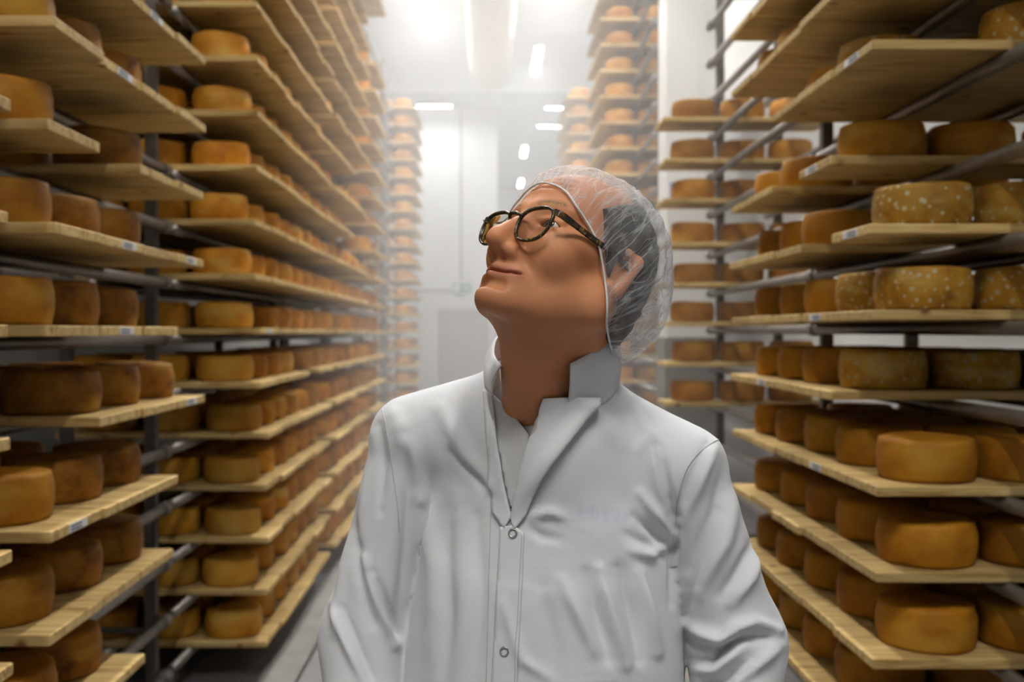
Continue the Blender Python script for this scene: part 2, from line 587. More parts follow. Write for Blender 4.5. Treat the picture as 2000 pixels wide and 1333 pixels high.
def in_view(x, y, z, m=60):
    if y < 0.3:
        return False
    u, v = project(x, y, z)
    return -m < u < 2000 + m and -m < v < 1333 + m


# --- steel racks
def rack(bay, side, y0, y1, posts, ks, zf, label):
    root = thing('steel_rack', (side * 1.5, (y0 + y1) / 2, 0), label, 'rack', 'steel racks of posts and tube rails')
    o = root.location
    top = min(CZ - 0.3, zf(max(ks)) + 0.30)
    for py in posts:
        for px in (1.41, 1.765):
            v, f = box_data(-0.0225, 0.0225, -0.022, 0.022, 0.0, top)
            link('upright', mesh_from('upright', v, f, M['steel_dark']), root, (side * px - o.x, py - o.y, 0.0005))
            v, f = box_data(-0.06, 0.06, -0.05, 0.05, 0.0, 0.01)
            link('foot_plate', mesh_from('foot_plate', v, f, M['steel_dark']), root, (side * px - o.x, py - o.y, 0.0006))
        for cz in (0.35, top - 0.15):
            v, f = tube_data([(side * 1.44 - o.x, 0, 0), (side * 1.735 - o.x, 0, 0)], 0.014, 8)
            link('cross_tie', mesh_from('cross_tie', v, f, M['steel_dark']), root, (0, py - o.y, cz))
    for k in ks:
        z = zf(k) - 0.0212
        for px in (1.358, 1.715):
            v, f = tube_data([(0, y0 - o.y, 0), (0, y1 - o.y, 0)], 0.0205, 10)
            rl = link('rail', mesh_from('rail', v, f, M['steel'], True), root, (side * px - o.x, 0, z))
            if px < 1.5:
                for py in posts:
                    v, f = tube_data([(0, -0.03, 0), (0, 0.03, 0)], 0.029, 10)
                    link('clamp', mesh_from('clamp', v, f, M['steel'], False), rl, (0, py - o.y, 0))
                    v, f = tube_data([(0, 0, 0), (side * 0.04, 0, 0)], 0.012, 6)
                    link('bolt', mesh_from('bolt', v, f, M['steel']), rl, (0, py - o.y, 0))
    return root


rack('L1', -1, 0.3, 4.34, (0.4, 2.25, 4.28), range(-6, 7), zl, "steel rack of the first bay at the man's right side")
rack('L2', -1, 4.40, 8.78, (6.695, 8.715), range(-6, 12), zl, "steel rack of the second bay at the man's right side")
rack('L3', -1, 8.90, 13.6, (8.92, 11.3, 13.5), range(-6, 15), zl, "steel rack of the third bay at the man's right, rails mostly bare")
rack('L4', -1, 13.9, 15.9, (13.95, 15.8), range(-6, 14), zl, "steel rack of the fourth bay at the man's right, end wall behind")
rack('R1', 1, 0.3, 6.33, (0.4, 2.3, 4.28, 6.25), range(-6, 9), zr1, "steel rack of the first bay at the man's left, upper rails bare")
rack('R3', 1, 8.35, 12.7, (8.40, 10.6, 12.6), range(-6, 14), zr, "steel rack of the second bay at the man's left, past the column")
rack('R4', 1, 13.1, 15.6, (13.15, 15.5), range(-6, 14), zr, "steel rack of the third bay at the man's left")

# --- boards
board_meshes = []
for q in range(4):
    me = box_mesh('shelf_board', -BL / 2, BL / 2, -BW / 2 + 0.002 * (q % 2), BW / 2, 0, BT, M['pine'], 0.0022, 1)
    board_meshes.append(me)
label_mesh = box_mesh('paper_label', -0.0006, 0.0006, -0.055, 0.055, -0.010, 0.010, M['paper'])
ink_mesh = box_mesh('printed_line', -0.0003, 0.0003, -0.045, 0.020, -0.002, 0.002, M['ink'])


def face_rank(y, front, vis=1.0):
    return (1.0 / y) * (1.0 if front else 0.3) * vis


def b_rank(b):
    bay, side, k, idx, y0, z = b
    return (1.0 / max(y0, 0.5)) if in_view(side * EDGE, y0 + BW / 2, z, 120) or in_view(side * EDGE, y0 + BW, z, 120) else 0.0


order = sorted(range(len(boards)), key=lambda i: -b_rank(boards[i]))
solo_b = set(i for i in order[:300] if b_rank(boards[i]) > 0)
TAGGED = {('R1', 3, 1), ('R1', 1, 1), ('R1', 0, 2), ('R1', 2, 2), ('L1', 1, 5), ('L1', 0, 5), ('L1', 3, 5), ('L1', -2, 4), ('L1', 4, 6), ('R1', -2, 2), ('R1', -1, 4), ('L1', -1, 7), ('L1', 1, 7), ('L2', 0, 1)}
sv, sf = [], []


def add_to(stv, stf, verts, faces):
    n = len(stv)
    stv.extend(verts)
    stf.extend(tuple(a + n for a in f) for f in faces)


for i, b in enumerate(boards):
    bay, side, k, idx, y0, z = b
    cx, cy = side * (EDGE + BL / 2), y0 + BW / 2
    if i in solo_b:
        jx = rng.uniform(-0.010, 0.010)
        rz = rng.uniform(-0.004, 0.004)
        o = link('shelf_board', board_meshes[rng.randrange(4)], None, (cx + jx, cy, z + 0.0003), (0, 0, rz))
        tag(o, 'pine shelf board, %s along the %s shelf, %s' % (ORD[idx], ORD[k + 7], BAYN[bay]), 'board', 'pine boards on the cheese racks')
        if (bay, k, idx) in TAGGED:
            lb = link('paper_label', label_mesh, o, (-side * (BL / 2 + 0.0009), 0.03 * (idx % 3 - 1), BT / 2))
            lb['label'] = 'small white paper label stuck on the board end'
            for q in (-1, 1):
                link('printed_line', ink_mesh, lb, (-side * 0.0010, 0.0, 0.0042 * q))
    elif in_view(side * EDGE, y0 + BW / 2, z, 900):
        v, f = box_data(cx - BL / 2, cx + BL / 2, cy - BW / 2, cy + BW / 2, z + 0.0003, z + BT)
        add_to(sv, sf, v, f)
if sv:
    o = link('distant_shelf_boards', mesh_from('distant_shelf_boards', sv, sf, M['pine']))
    tag(o, 'rows of hazy pine boards far down the aisle', 'boards', kind='stuff')


# --- wheels
def wheel_mesh(name, mat, seed, n=30, rough=0.0015):
    r_ = random.Random(seed)
    R, H = WR * r_.uniform(0.97, 1.0), WH * r_.uniform(0.94, 1.03)
    e = 0.018
    prof = [(0.55 * R, 0.0), (R - e * 1.2, 0.0), (R - e * 0.42, 0.003), (R - 0.006, 0.013)]
    for t in (0.3, 0.5, 0.7):
        prof.append((R - 0.003 + 0.003 * math.sin(math.pi * t), H * t))
    prof += [(R - 0.006, H - 0.016), (R - e * 0.40, H - 0.005), (R - e * 1.1, H - 0.001), (0.6 * R, H - 0.0015)]
    V, F = lathe_data(prof, n)
    ph = [r_.uniform(0, 6.28) for _ in range(6)]
    W = []
    for (x, y, z) in V:
        a = math.atan2(y, x)
        s = 1 + 0.006 * math.sin(2 * a + ph[0]) + 0.004 * math.sin(3 * a + ph[1] + 20 * z) + 0.003 * math.sin(7 * a + ph[2] - 30 * z)
        zz = z + (0.0025 * math.sin(a + ph[3]) + 0.0012 * math.sin(3 * a + ph[4]) if z > WH * 0.6 else 0)
        W.append((x * s, y * s, zz))
    return mesh_from(name, W, F, mat, True)


WM = {}
for kind in ('cheese_gold', 'cheese_brown', 'cheese_amber', 'cheese_mould', 'cheese_pale'):
    WM[kind] = [wheel_mesh('cheese_wheel', M[kind], 17 * q + len(kind)) for q in range(4)]
LOOK = {'cheese_gold': 'golden orange', 'cheese_brown': 'brown mottled', 'cheese_amber': 'amber', 'cheese_mould': 'white-speckled', 'cheese_pale': 'pale yellow'}
POSN = ('aisle end', 'middle', 'back end')


def w_rank(w):
    bay, side, k, idx, j, x, y, z, kind = w
    if not in_view(x, y, z, 130):
        return 0.0
    near_face = (idx == 1) or bay in ('R2',) or (bay == 'L1' and idx == 4) or (bay == 'R1' and k == -1 and idx == 2)
    f = 1.0 if j == 0 else ((0.8 if j == 1 else 0.35) if near_face else 0.16)
    return f / y


order = sorted(range(len(wheels)), key=lambda i: -w_rank(wheels[i]))
solo_w = set(i for i in order[:300] if w_rank(wheels[i]) > 0)
swv, swf = [], []
low = None
for i, w in enumerate(wheels):
    bay, side, k, idx, j, x, y, z, kind = w
    if i in solo_w:
        o = link('cheese_wheel', WM[kind][rng.randrange(4)], None, (x, y, z), (0, 0, rng.uniform(0, 6.28)))
        tag(o, '%s cheese wheel, %s of %s board, %s shelf, %s' % (LOOK[kind], POSN[j], ORD[idx], ORD[k + 7], BAYN[bay].replace('far end, ', '')), 'cheese', 'cheese wheels on the racks')
        if bay == 'R2':
            o['label'] = "%s cheese wheel, %s of board by column, %s shelf, man's left side" % (LOOK[kind], POSN[j], ORD[k + 7])
    elif in_view(x, y, z, 900):
        R, H = WR * rng.uniform(0.96, 1.0), WH * rng.uniform(0.93, 1.0)
        V, F = lathe_data([(R * 0.88, 0), (R * 0.97, 0.012), (R, H * 0.5), (R * 0.975, H - 0.014), (R * 0.88, H)], 18)
        add_to(swv, swf, [(a + x, b_ + y, c + z) for a, b_, c in V], F)
if swv:
    o = link('distant_cheese_wheels', mesh_from('distant_cheese_wheels', swv, swf, M['cheese_gold'], True))
    tag(o, 'rows of golden cheese wheels at the backs of shelves and far down the aisle', 'cheese', kind='stuff')
print('boards', len(boards), 'wheels', len(wheels), 'stuff', len(swv))

# ---------------------------------------------------------------- signed distance modelling for the man
def smin(a, b, k):
    h = np.clip(0.5 + 0.5 * (b - a) / k, 0, 1)
    return b * (1 - h) + a * h - k * h * (1 - h)


def smax(a, b, k):
    return -smin(-a, -b, k)


def ell(P, c, r):
    q = P - np.asarray(c, np.float32)
    r = np.asarray(r, np.float32)
    k0 = np.sqrt(((q / r) ** 2).sum(-1)) + 1e-9
    k1 = np.sqrt(((q / (r * r)) ** 2).sum(-1)) + 1e-9
    return k0 * (k0 - 1) / k1


def rcone(P, a, b, ra, rb):
    a = np.asarray(a, np.float32)
    b = np.asarray(b, np.float32)
    d = b - a
    t = np.clip(((P - a) @ d) / float(d @ d), 0, 1)
    q = P - a - t[..., None] * d
    return np.sqrt((q * q).sum(-1)) - (ra + (rb - ra) * t)


def surface_nets(D, xs, ys, zs):
    S = D < 0
    c = [S[i:S.shape[0] - 1 + i, j:S.shape[1] - 1 + j, k:S.shape[2] - 1 + k] for i in (0, 1) for j in (0, 1) for k in (0, 1)]
    n = sum(x.astype(np.int8) for x in c)
    act = (n > 0) & (n < 8)
    I, J, K = np.nonzero(act)
    vid = np.full(act.shape, -1, np.int32)
    vid[I, J, K] = np.arange(len(I))
    off = [(i, j, k) for i in (0, 1) for j in (0, 1) for k in (0, 1)]
    val = np.stack([D[I + o[0], J + o[1], K + o[2]] for o in off], 1)
    pos = np.stack([np.stack([xs[I + o[0]], ys[J + o[1]], zs[K + o[2]]], 1) for o in off], 1)
    acc = np.zeros((len(I), 3))
    cnt = np.zeros(len(I))
    for a in range(8):
        for b in range(a + 1, 8):
            if sum(abs(off[a][q] - off[b][q]) for q in range(3)) != 1:
                continue
            va, vb = val[:, a], val[:, b]
            m = (va < 0) != (vb < 0)
            t = np.where(m, va / np.where(np.abs(va - vb) < 1e-12, 1, va - vb), 0)[:, None]
            acc += np.where(m[:, None], pos[:, a] + t * (pos[:, b] - pos[:, a]), 0)
            cnt += m
    verts = acc / cnt[:, None]
    quads = []
    nx, ny, nz = act.shape
    def add(A, B, Cc, Dd, flip):
        ok = (A >= 0) & (B >= 0) & (Cc >= 0) & (Dd >= 0)
        q = np.stack([A, B, Cc, Dd], 1)
        q[flip] = q[flip][:, ::-1]
        quads.append(q[ok])
    m = S[:-1, 1:-1, 1:-1] != S[1:, 1:-1, 1:-1]
    i, j, k = np.nonzero(m); j1 = j + 1; k1 = k + 1
    add(vid[i, j1 - 1, k1 - 1], vid[i, j1, k1 - 1], vid[i, j1, k1], vid[i, j1 - 1, k1], ~S[i, j1, k1])
    m = S[1:-1, :-1, 1:-1] != S[1:-1, 1:, 1:-1]
    i, j, k = np.nonzero(m); i1 = i + 1; k1 = k + 1
    add(vid[i1 - 1, j, k1 - 1], vid[i1 - 1, j, k1], vid[i1, j, k1], vid[i1, j, k1 - 1], ~S[i1, j, k1])
    m = S[1:-1, 1:-1, :-1] != S[1:-1, 1:-1, 1:]
    i, j, k = np.nonzero(m); i1 = i + 1; j1 = j + 1
    add(vid[i1 - 1, j1 - 1, k], vid[i1, j1 - 1, k], vid[i1, j1, k], vid[i1 - 1, j1, k], ~S[i1, j1, k])
    return verts, np.concatenate(quads)


def relax(V, F, it=2, lam=0.5):
    e = np.concatenate([F[:, [0, 1]], F[:, [1, 2]], F[:, [2, 3]], F[:, [3, 0]]])
    for _ in range(it):
        acc = np.zeros_like(V)
        cnt = np.zeros(len(V))
        np.add.at(acc, e[:, 0], V[e[:, 1]]); np.add.at(cnt, e[:, 0], 1)
        np.add.at(acc, e[:, 1], V[e[:, 0]]); np.add.at(cnt, e[:, 1], 1)
        V = V + lam * (acc / np.maximum(cnt, 1)[:, None] - V)
    return V


def axis(*segs):
    out = []
    for a, b, h in segs:
        n = max(1, int(round((b - a) / h)))
        out += list(a + (b - a) * np.arange(n) / n)
    out.append(segs[-1][1])
    return np.array(out, np.float64)


# --- head pose: turned to his right and tipped up
HS = 1.045
_a, _b, _c = -0.8557, -0.5519, 0.0072
ca, sa, cb, sb, cc, s_c = math.cos(_a), math.sin(_a), math.cos(_b), math.sin(_b), math.cos(_c), math.sin(_c)
HR = np.array([[ca, -sa, 0], [sa, ca, 0], [0, 0, 1]]) @ np.array([[cc, 0, s_c], [0, 1, 0], [-s_c, 0, cc]]) @ np.array([[1, 0, 0], [0, cb, -sb], [0, sb, cb]])
HT = np.array([0.09767 * HS, 1.23191 * HS, EYE + 0.07962 * HS])


def to_head(P):
    return ((P - HT) @ HR / HS).astype(np.float32)


def from_head(L):
    return np.asarray(L, float) @ HR.T * HS + HT


def head_sdf(P, detail=True):
    """Distance to the head in its own upright frame (metres before scaling); x to his left, -y forward, z up."""
    x = np.abs(P[:, 0])
    Q = P.copy()
    Q[:, 0] = x
    d = ell(P, (0, 0.014, 0.030), (0.0745, 0.094, 0.084))

    def U(f, c, rad, k):
        nonlocal d
        m = ((Q - np.asarray(c, np.float32)) ** 2).sum(1) < rad * rad
        if m.any():
            d[m] = smin(d[m], f(Q[m]), k)

    def S(f, c, rad, k):
        nonlocal d
        m = ((Q - np.asarray(c, np.float32)) ** 2).sum(1) < rad * rad
        if m.any():
            d[m] = smax(d[m], -f(Q[m]), k)

    U(lambda p: ell(p, (0, -0.026, 0.034), (0.060, 0.060, 0.056)), (0, -0.02, 0.03), 0.12, 0.03)
    U(lambda p: ell(p, (0, -0.022, -0.040), (0.059, 0.063, 0.070)), (0, -0.02, -0.04), 0.14, 0.025)
    U(lambda p: rcone(p, (0.050, 0.008, -0.058), (0.017, -0.068, -0.097), 0.022, 0.018), (0.035, -0.03, -0.08), 0.10, 0.022)
    U(lambda p: rcone(p, (0.056, 0.010, -0.01), (0.052, 0.008, -0.058), 0.020, 0.021), (0.054, 0.01, -0.035), 0.08, 0.02)
    U(lambda p: ell(p, (0, -0.0835, -0.1005), (0.0215, 0.0190, 0.0175)), (0, -0.08, -0.10), 0.06, 0.016)
    U(lambda p: ell(p, (0.038, -0.061, -0.030), (0.024, 0.026, 0.026)), (0.038, -0.06, -0.03), 0.06, 0.018)
    U(lambda p: ell(p, (0.052, -0.038, -0.008), (0.018, 0.028, 0.014)), (0.05, -0.04, -0.008), 0.06, 0.016)
    U(lambda p: rcone(p, (0.006, -0.084, 0.0195), (0.046, -0.069, 0.022), 0.0095, 0.008), (0.026, -0.078, 0.02), 0.055, 0.014)
    # muzzle, eye sockets, nose
    U(lambda p: ell(p, (0, -0.072, -0.072), (0.032, 0.027, 0.027)), (0, -0.075, -0.07), 0.07, 0.016)
    S(lambda p: ell(p, (0.033, -0.098, -0.001), (0.019, 0.0165, 0.0120)), (0.033, -0.09, 0), 0.045, 0.014)
    U(lambda p: rcone(p, (0, -0.083, 0.012), (0, -0.115, -0.033), 0.0080, 0.0082), (0, -0.097, -0.012), 0.06, 0.012)
    U(lambda p: rcone(p, (0, -0.080, -0.002), (0, -0.0985, -0.0440), 0.0105, 0.0140), (0, -0.09, -0.025), 0.06, 0.010)
    U(lambda p: ell(p, (0, -0.1150, -0.0415), (0.0118, 0.0108, 0.0098)), (0, -0.11, -0.04), 0.035, 0.009)
    U(lambda p: ell(p, (0.0158, -0.0925, -0.0475), (0.0084, 0.0140, 0.0084)), (0.0135, -0.098, -0.045), 0.035, 0.010)
    U(lambda p: rcone(p, (0, -0.112, -0.0480), (0, -0.096, -0.0555), 0.0042, 0.005), (0, -0.10, -0.05), 0.03, 0.005)
    if detail:
        S(lambda p: ell(p, (0.0072, -0.1030, -0.0575), (0.0040, 0.0082, 0.0070)), (0.008, -0.102, -0.052), 0.02, 0.0025)
        # eyelids
        U(lambda p: ell(p, (0.0325, -0.0705, 0.0), (0.0150, 0.0150, 0.0140)), (0.0325, -0.07, 0), 0.035, 0.006)
        m = ((Q - np.array((0.0325, -0.082, 0), np.float32)) ** 2).sum(1) < 0.03 ** 2
        if m.any():
            p = Q[m]
            u = (p[:, 0] - 0.0325) / 0.0150
            op = np.abs(p[:, 2] - 0.0005 + 0.0012 * u) - 0.0054 * (1 - u * u)
            op = np.maximum(op, p[:, 1] + 0.071)
            d[m] = smax(d[m], -op, 0.0015)
        U(lambda p: rcone(p, (0.018, -0.0835, 0.0075), (0.048, -0.0740, 0.0060), 0.0022, 0.0022), (0.033, -0.08, 0.007), 0.03, 0.005)
        # lips
        U(lambda p: rcone(p, (0, -0.0990, -0.0680), (0.032, -0.0810, -0.0680), 0.0054, 0.0024), (0.012, -0.092, -0.067), 0.035, 0.003)
        U(lambda p: rcone(p, (0, -0.0980, -0.0798), (0.026, -0.0850, -0.0758), 0.0068, 0.0032), (0.012, -0.092, -0.075), 0.035, 0.004)
        m = ((Q - np.array((0.014, -0.092, -0.072), np.float32)) ** 2).sum(1) < 0.042 ** 2
        if m.any():
            p = Q[m]
            zs_ = -0.0738 + 0.26 * np.maximum(p[:, 0] - 0.014, 0)
            op = np.abs(p[:, 2] - zs_) - 0.0015 * np.clip((0.041 - p[:, 0]) / 0.012, 0, 1)
            op = np.maximum(op, p[:, 1] - (-0.0965 + 0.50 * p[:, 0]))
            op = np.maximum(op, p[:, 0] - 0.040)
            d[m] = smax(d[m], -op, 0.0014)
        S(lambda p: rcone(p, (0.0225, -0.0935, -0.0440), (0.0425, -0.0750, -0.0700), 0.0032, 0.0036), (0.03, -0.086, -0.057), 0.035, 0.007)
        S(lambda p: rcone(p, (0, -0.1020, -0.0905), (0.018, -0.0940, -0.0895), 0.0040, 0.0035), (0, -0.10, -0.089), 0.035, 0.009)
        S(lambda p: rcone(p, (0, -0.1055, -0.0560), (0, -0.1050, -0.0630), 0.0022, 0.0022), (0, -0.105, -0.06), 0.02, 0.004)
        # forehead lines
        for zz in (0.052, 0.060, 0.068):
            S(lambda p: rcone(p, (0, -0.0905 + (zz - 0.052) * 0.35, zz), (0.036, -0.0760 + (zz - 0.052) * 0.3, zz - 0.002), 0.0020, 0.0018), (0.015, -0.085, zz), 0.05, 0.004)
        # ear
        U(lambda p: rcone(p, (0.0770, 0.018, -0.030), (0.0815, 0.022, 0.014), 0.0065, 0.0085), (0.079, 0.02, -0.008), 0.05, 0.005)
        U(lambda p: rcone(p, (0.0815, 0.022, 0.014), (0.079, 0.006, 0.018), 0.0070, 0.0050), (0.08, 0.014, 0.016), 0.04, 0.004)
        U(lambda p: rcone(p, (0.0770, 0.014, -0.034), (0.075, 0.004, -0.030), 0.0070, 0.0055), (0.076, 0.01, -0.032), 0.04, 0.004)
        S(lambda p: ell(p, (0.0850, 0.011, -0.006), (0.0080, 0.0085, 0.015)), (0.084, 0.011, -0.006), 0.03, 0.004)
    return d


# --- body landmarks in the hall
def P_(px, py, Y):
    return np.array(at(px, py, Y))


NECK_LO = np.array((0.086, 1.375, EYE - 0.135))
NECK_HI = from_head((0, 0.030, -0.045))
SH_R = np.array((-0.104, 1.405, EYE - 0.158))     # his right shoulder (image left)
SH_L = np.array((0.252, 1.335, EYE - 0.190))
EL_R = np.array((-0.172, 1.410, EYE - 0.420))
EL_L = np.array((0.326, 1.350, EYE - 0.410))
WR_R = np.array((-0.168, 1.300, EYE - 0.640))
WR_L = np.array((0.296, 1.235, EYE - 0.640))
CH = np.array((0.084, 1.380, 0))                  # trunk axis
YAW = math.radians(-14)


def trunk_frame(P):
    q = P - CH.astype(np.float32)
    c, s = math.cos(YAW), math.sin(YAW)
    r = np.empty_like(q)
    r[..., 0] = c * q[..., 0] + s * q[..., 1]
    r[..., 1] = -s * q[..., 0] + c * q[..., 1]
    r[..., 2] = q[..., 2]
    return r


def trunk_sdf(P, grow):
    T = trunk_frame(P)
    d = ell(T, (0, 0, EYE - 0.30), (0.158 + grow, 0.098 + grow, 0.215 + grow))
    d = smin(d, ell(T, (0, -0.005, EYE - 0.52), (0.150 + grow, 0.105 + grow, 0.26 + grow)), 0.07)
    d = smin(d, ell(T, (0, 0.0, EYE - 0.72), (0.158 + grow, 0.110 + grow, 0.17 + grow)), 0.07)
    d = smin(d, rcone(P, (0.045, 1.395, EYE - 0.102), SH_R + np.array((0, 0, 0.012)), 0.045 + grow, 0.046 + grow), 0.05)
    d = smin(d, rcone(P, (0.125, 1.385, EYE - 0.118), SH_L + np.array((0, 0, 0.010)), 0.045 + grow, 0.046 + grow), 0.05)
    return d


def hand_sdf(P, w, side):
    """Relaxed hand hanging from wrist w; side -1 for his right hand."""
    pal = w + np.array((0.0, -0.02, -0.075))
    d = rcone(P, w, pal, 0.026, 0.030)
    d = smin(d, rcone(P, w + np.array((0, 0.02, -0.05)), w + np.array((0, 0.022, -0.09)), 0.018, 0.014), 0.02)
    for q, (ln, dy) in enumerate(((0.072, -0.042), (0.082, -0.018), (0.076, 0.005), (0.058, 0.026))):
        a = w + np.array((0, dy, -0.095))
        b = a + np.array((-side * 0.012, -0.004, -ln * 0.55))
        c = b + np.array((-side * 0.022, 0.0, -ln * 0.40))
        d = smin(d, np.minimum(rcone(P, a, b, 0.0095, 0.0088), rcone(P, b, c, 0.0088, 0.0075)), 0.006)
    a = w + np.array((-side * 0.008, -0.040, -0.045))
    b = a + np.array((-side * 0.012, -0.030, -0.030))
    c = b + np.array((-side * 0.010, -0.010, -0.032))
    d = smin(d, np.minimum(rcone(P, a, b, 0.0115, 0.010), rcone(P, b, c, 0.010, 0.008)), 0.010)
    return d


HIPS = [np.array((0.005, 1.395, 0.93)), np.array((0.165, 1.370, 0.93))]
KNEE = [np.array((-0.005, 1.385, 0.50)), np.array((0.180, 1.360, 0.50))]
ANK = [np.array((-0.010, 1.410, 0.085)), np.array((0.190, 1.385, 0.085))]


def grid_pts(xs, ys, zs):
    return np.stack(np.meshgrid(xs, ys, zs, indexing='ij'), -1).astype(np.float32).reshape(-1, 3)


def build_body():
    xs = axis((-0.30, -0.055, 0.005), (-0.055, 0.245, 0.0020), (0.245, 0.40, 0.005))
    ys = axis((1.075, 1.40, 0.0020), (1.40, 1.58, 0.0055))
    zs = axis((0.0, 0.72, 0.014), (0.72, 0.97, 0.005), (0.97, 1.43, 0.012), (1.43, 1.845, 0.0020))
    D = np.full((len(xs), len(ys), len(zs)), 0.5, np.float32)

    def part(f, lo, hi, k):
        i0, i1 = np.searchsorted(xs, lo[0]), np.searchsorted(xs, hi[0])
        j0, j1 = np.searchsorted(ys, lo[1]), np.searchsorted(ys, hi[1])
        k0, k1 = np.searchsorted(zs, lo[2]), np.searchsorted(zs, hi[2])
        P = grid_pts(xs[i0:i1], ys[j0:j1], zs[k0:k1])
        v = f(P).reshape(i1 - i0, j1 - j0, k1 - k0)
        D[i0:i1, j0:j1, k0:k1] = smin(D[i0:i1, j0:j1, k0:k1], v, k) if k else np.minimum(D[i0:i1, j0:j1, k0:k1], v)

    def cone(a, b, ra, rb, k):
        m = max(ra, rb) + 0.06
        part(lambda P: rcone(P, a, b, ra, rb), np.minimum(a, b) - m, np.maximum(a, b) + m, k)

    part(lambda P: head_sdf(to_head(P)) * HS, HT - 0.19, HT + np.array((0.17, 0.22, 0.17)), 0)
    # neck: throat, nape, jaw underside
    cone(NECK_LO, NECK_HI, 0.060, 0.056, 0.022)
    cone(NECK_LO + np.array((-0.028, -0.030, 0.010)), from_head((0, -0.020, -0.085)), 0.040, 0.041, 0.026)
    cone(NECK_LO + np.array((-0.040, -0.040, 0.0)), from_head((0.046, 0.020, -0.045)), 0.013, 0.018, 0.02)
    cone(NECK_LO + np.array((-0.002, -0.045, -0.005)), from_head((-0.046, 0.020, -0.045)), 0.013, 0.018, 0.02)
    part(lambda P: trunk_sdf(P, -0.014), np.array((-0.2, 1.2, 0.72)), np.array((0.36, 1.58, 1.56)), 0.03)
    for S_, E_, W_, sd in ((SH_R, EL_R, WR_R, -1), (SH_L, EL_L, WR_L, 1)):
        cone(S_, E_, 0.040, 0.034, 0.02)
        cone(E_, W_, 0.034, 0.024, 0.012)
        part(lambda P: hand_sdf(P, W_, sd), W_ - np.array((0.08, 0.12, 0.22)), W_ + np.array((0.08, 0.09, 0.04)), 0.01)
    for h, kn, an in zip(HIPS, KNEE, ANK):
        cone(h, kn, 0.080, 0.052, 0.03)
        cone(kn, an, 0.050, 0.034, 0.015)
        cone(an + np.array((0, 0.02, -0.04)), an + np.array((0, -0.15, -0.05)), 0.034, 0.028, 0.02)
    V, F = surface_nets(D, xs, ys, zs)
    V = relax(V, F, 1, 0.4)
    return V, F


def skin_mat():
    m, nt, out = new_mat('skin')
    at_ = nd(nt, 'ShaderNodeAttribute', attribute_name='tint')
    mp, _ = object_coords(nt, random_shift=False)
    n = nd(nt, 'ShaderNodeTexNoise', Scale=26.0, Detail=4.0)
    lk(nt, mp, 0, n, 'Vector')
    r = ramp(nt, [(0.3, (0.60, 0.240, 0.104)), (0.7, (0.68, 0.300, 0.140))])
    lk(nt, n, 'Fac', r, 0)
    sp = nd(nt, 'ShaderNodeSeparateColor')
    lk(nt, at_, 'Color', sp, 0)
    m1 = nd(nt, 'ShaderNodeMix', data_type='RGBA')
    lk(nt, sp, 0, m1, 0)
    lk(nt, r, 0, m1, 6)
    m1.inputs[7].default_value = (0.40, 0.10, 0.065, 1)
    m2 = nd(nt, 'ShaderNodeMix', data_type='RGBA')
    # brow hairs
    w = nd(nt, 'ShaderNodeTexNoise', Scale=260.0, Detail=2.0)
    lk(nt, mp, 0, w, 'Vector')
    mm = nd(nt, 'ShaderNodeMath', operation='MULTIPLY')
    rr = ramp(nt, [(0.38, (0.35, 0.35, 0.35)), (0.55, (1, 1, 1))])
    lk(nt, w, 'Fac', rr, 0)
    lk(nt, rr, 0, mm, 0)
    lk(nt, sp, 1, mm, 1)
    lk(nt, mm, 0, m2, 0)
    lk(nt, m1, 2, m2, 6)
    m2.inputs[7].default_value = (0.22, 0.115, 0.04, 1)
    # shaved beard area, a little cooler and darker
    m3 = nd(nt, 'ShaderNodeMix', data_type='RGBA')
    mb = nd(nt, 'ShaderNodeMath', operation='MULTIPLY')
    mb.inputs[1].default_value = 0.45
    lk(nt, sp, 2, mb, 0)
    lk(nt, mb, 0, m3, 0)
    lk(nt, m2, 2, m3, 6)
    m3.inputs[7].default_value = (0.44, 0.19, 0.09, 1)
    b = nd(nt, 'ShaderNodeBsdfPrincipled', Roughness=0.52)
    b.inputs['Specular IOR Level'].default_value = 0.42
    b.inputs['Subsurface Weight'].default_value = 0.12
    b.inputs['Subsurface Radius'].default_value = (1.0, 0.35, 0.2)
    b.inputs['Subsurface Scale'].default_value = 0.006
    lk(nt, m3, 2, b, 'Base Color')
    n3 = nd(nt, 'ShaderNodeTexNoise', Scale=420.0, Detail=3.0)
    lk(nt, mp, 0, n3, 'Vector')
    bp = nd(nt, 'ShaderNodeBump', Strength=0.10, Distance=0.001)
    lk(nt, n3, 'Fac', bp, 'Height')
    lk(nt, bp, 0, b, 'Normal')
    lk(nt, b, 0, out, 0)
    return m


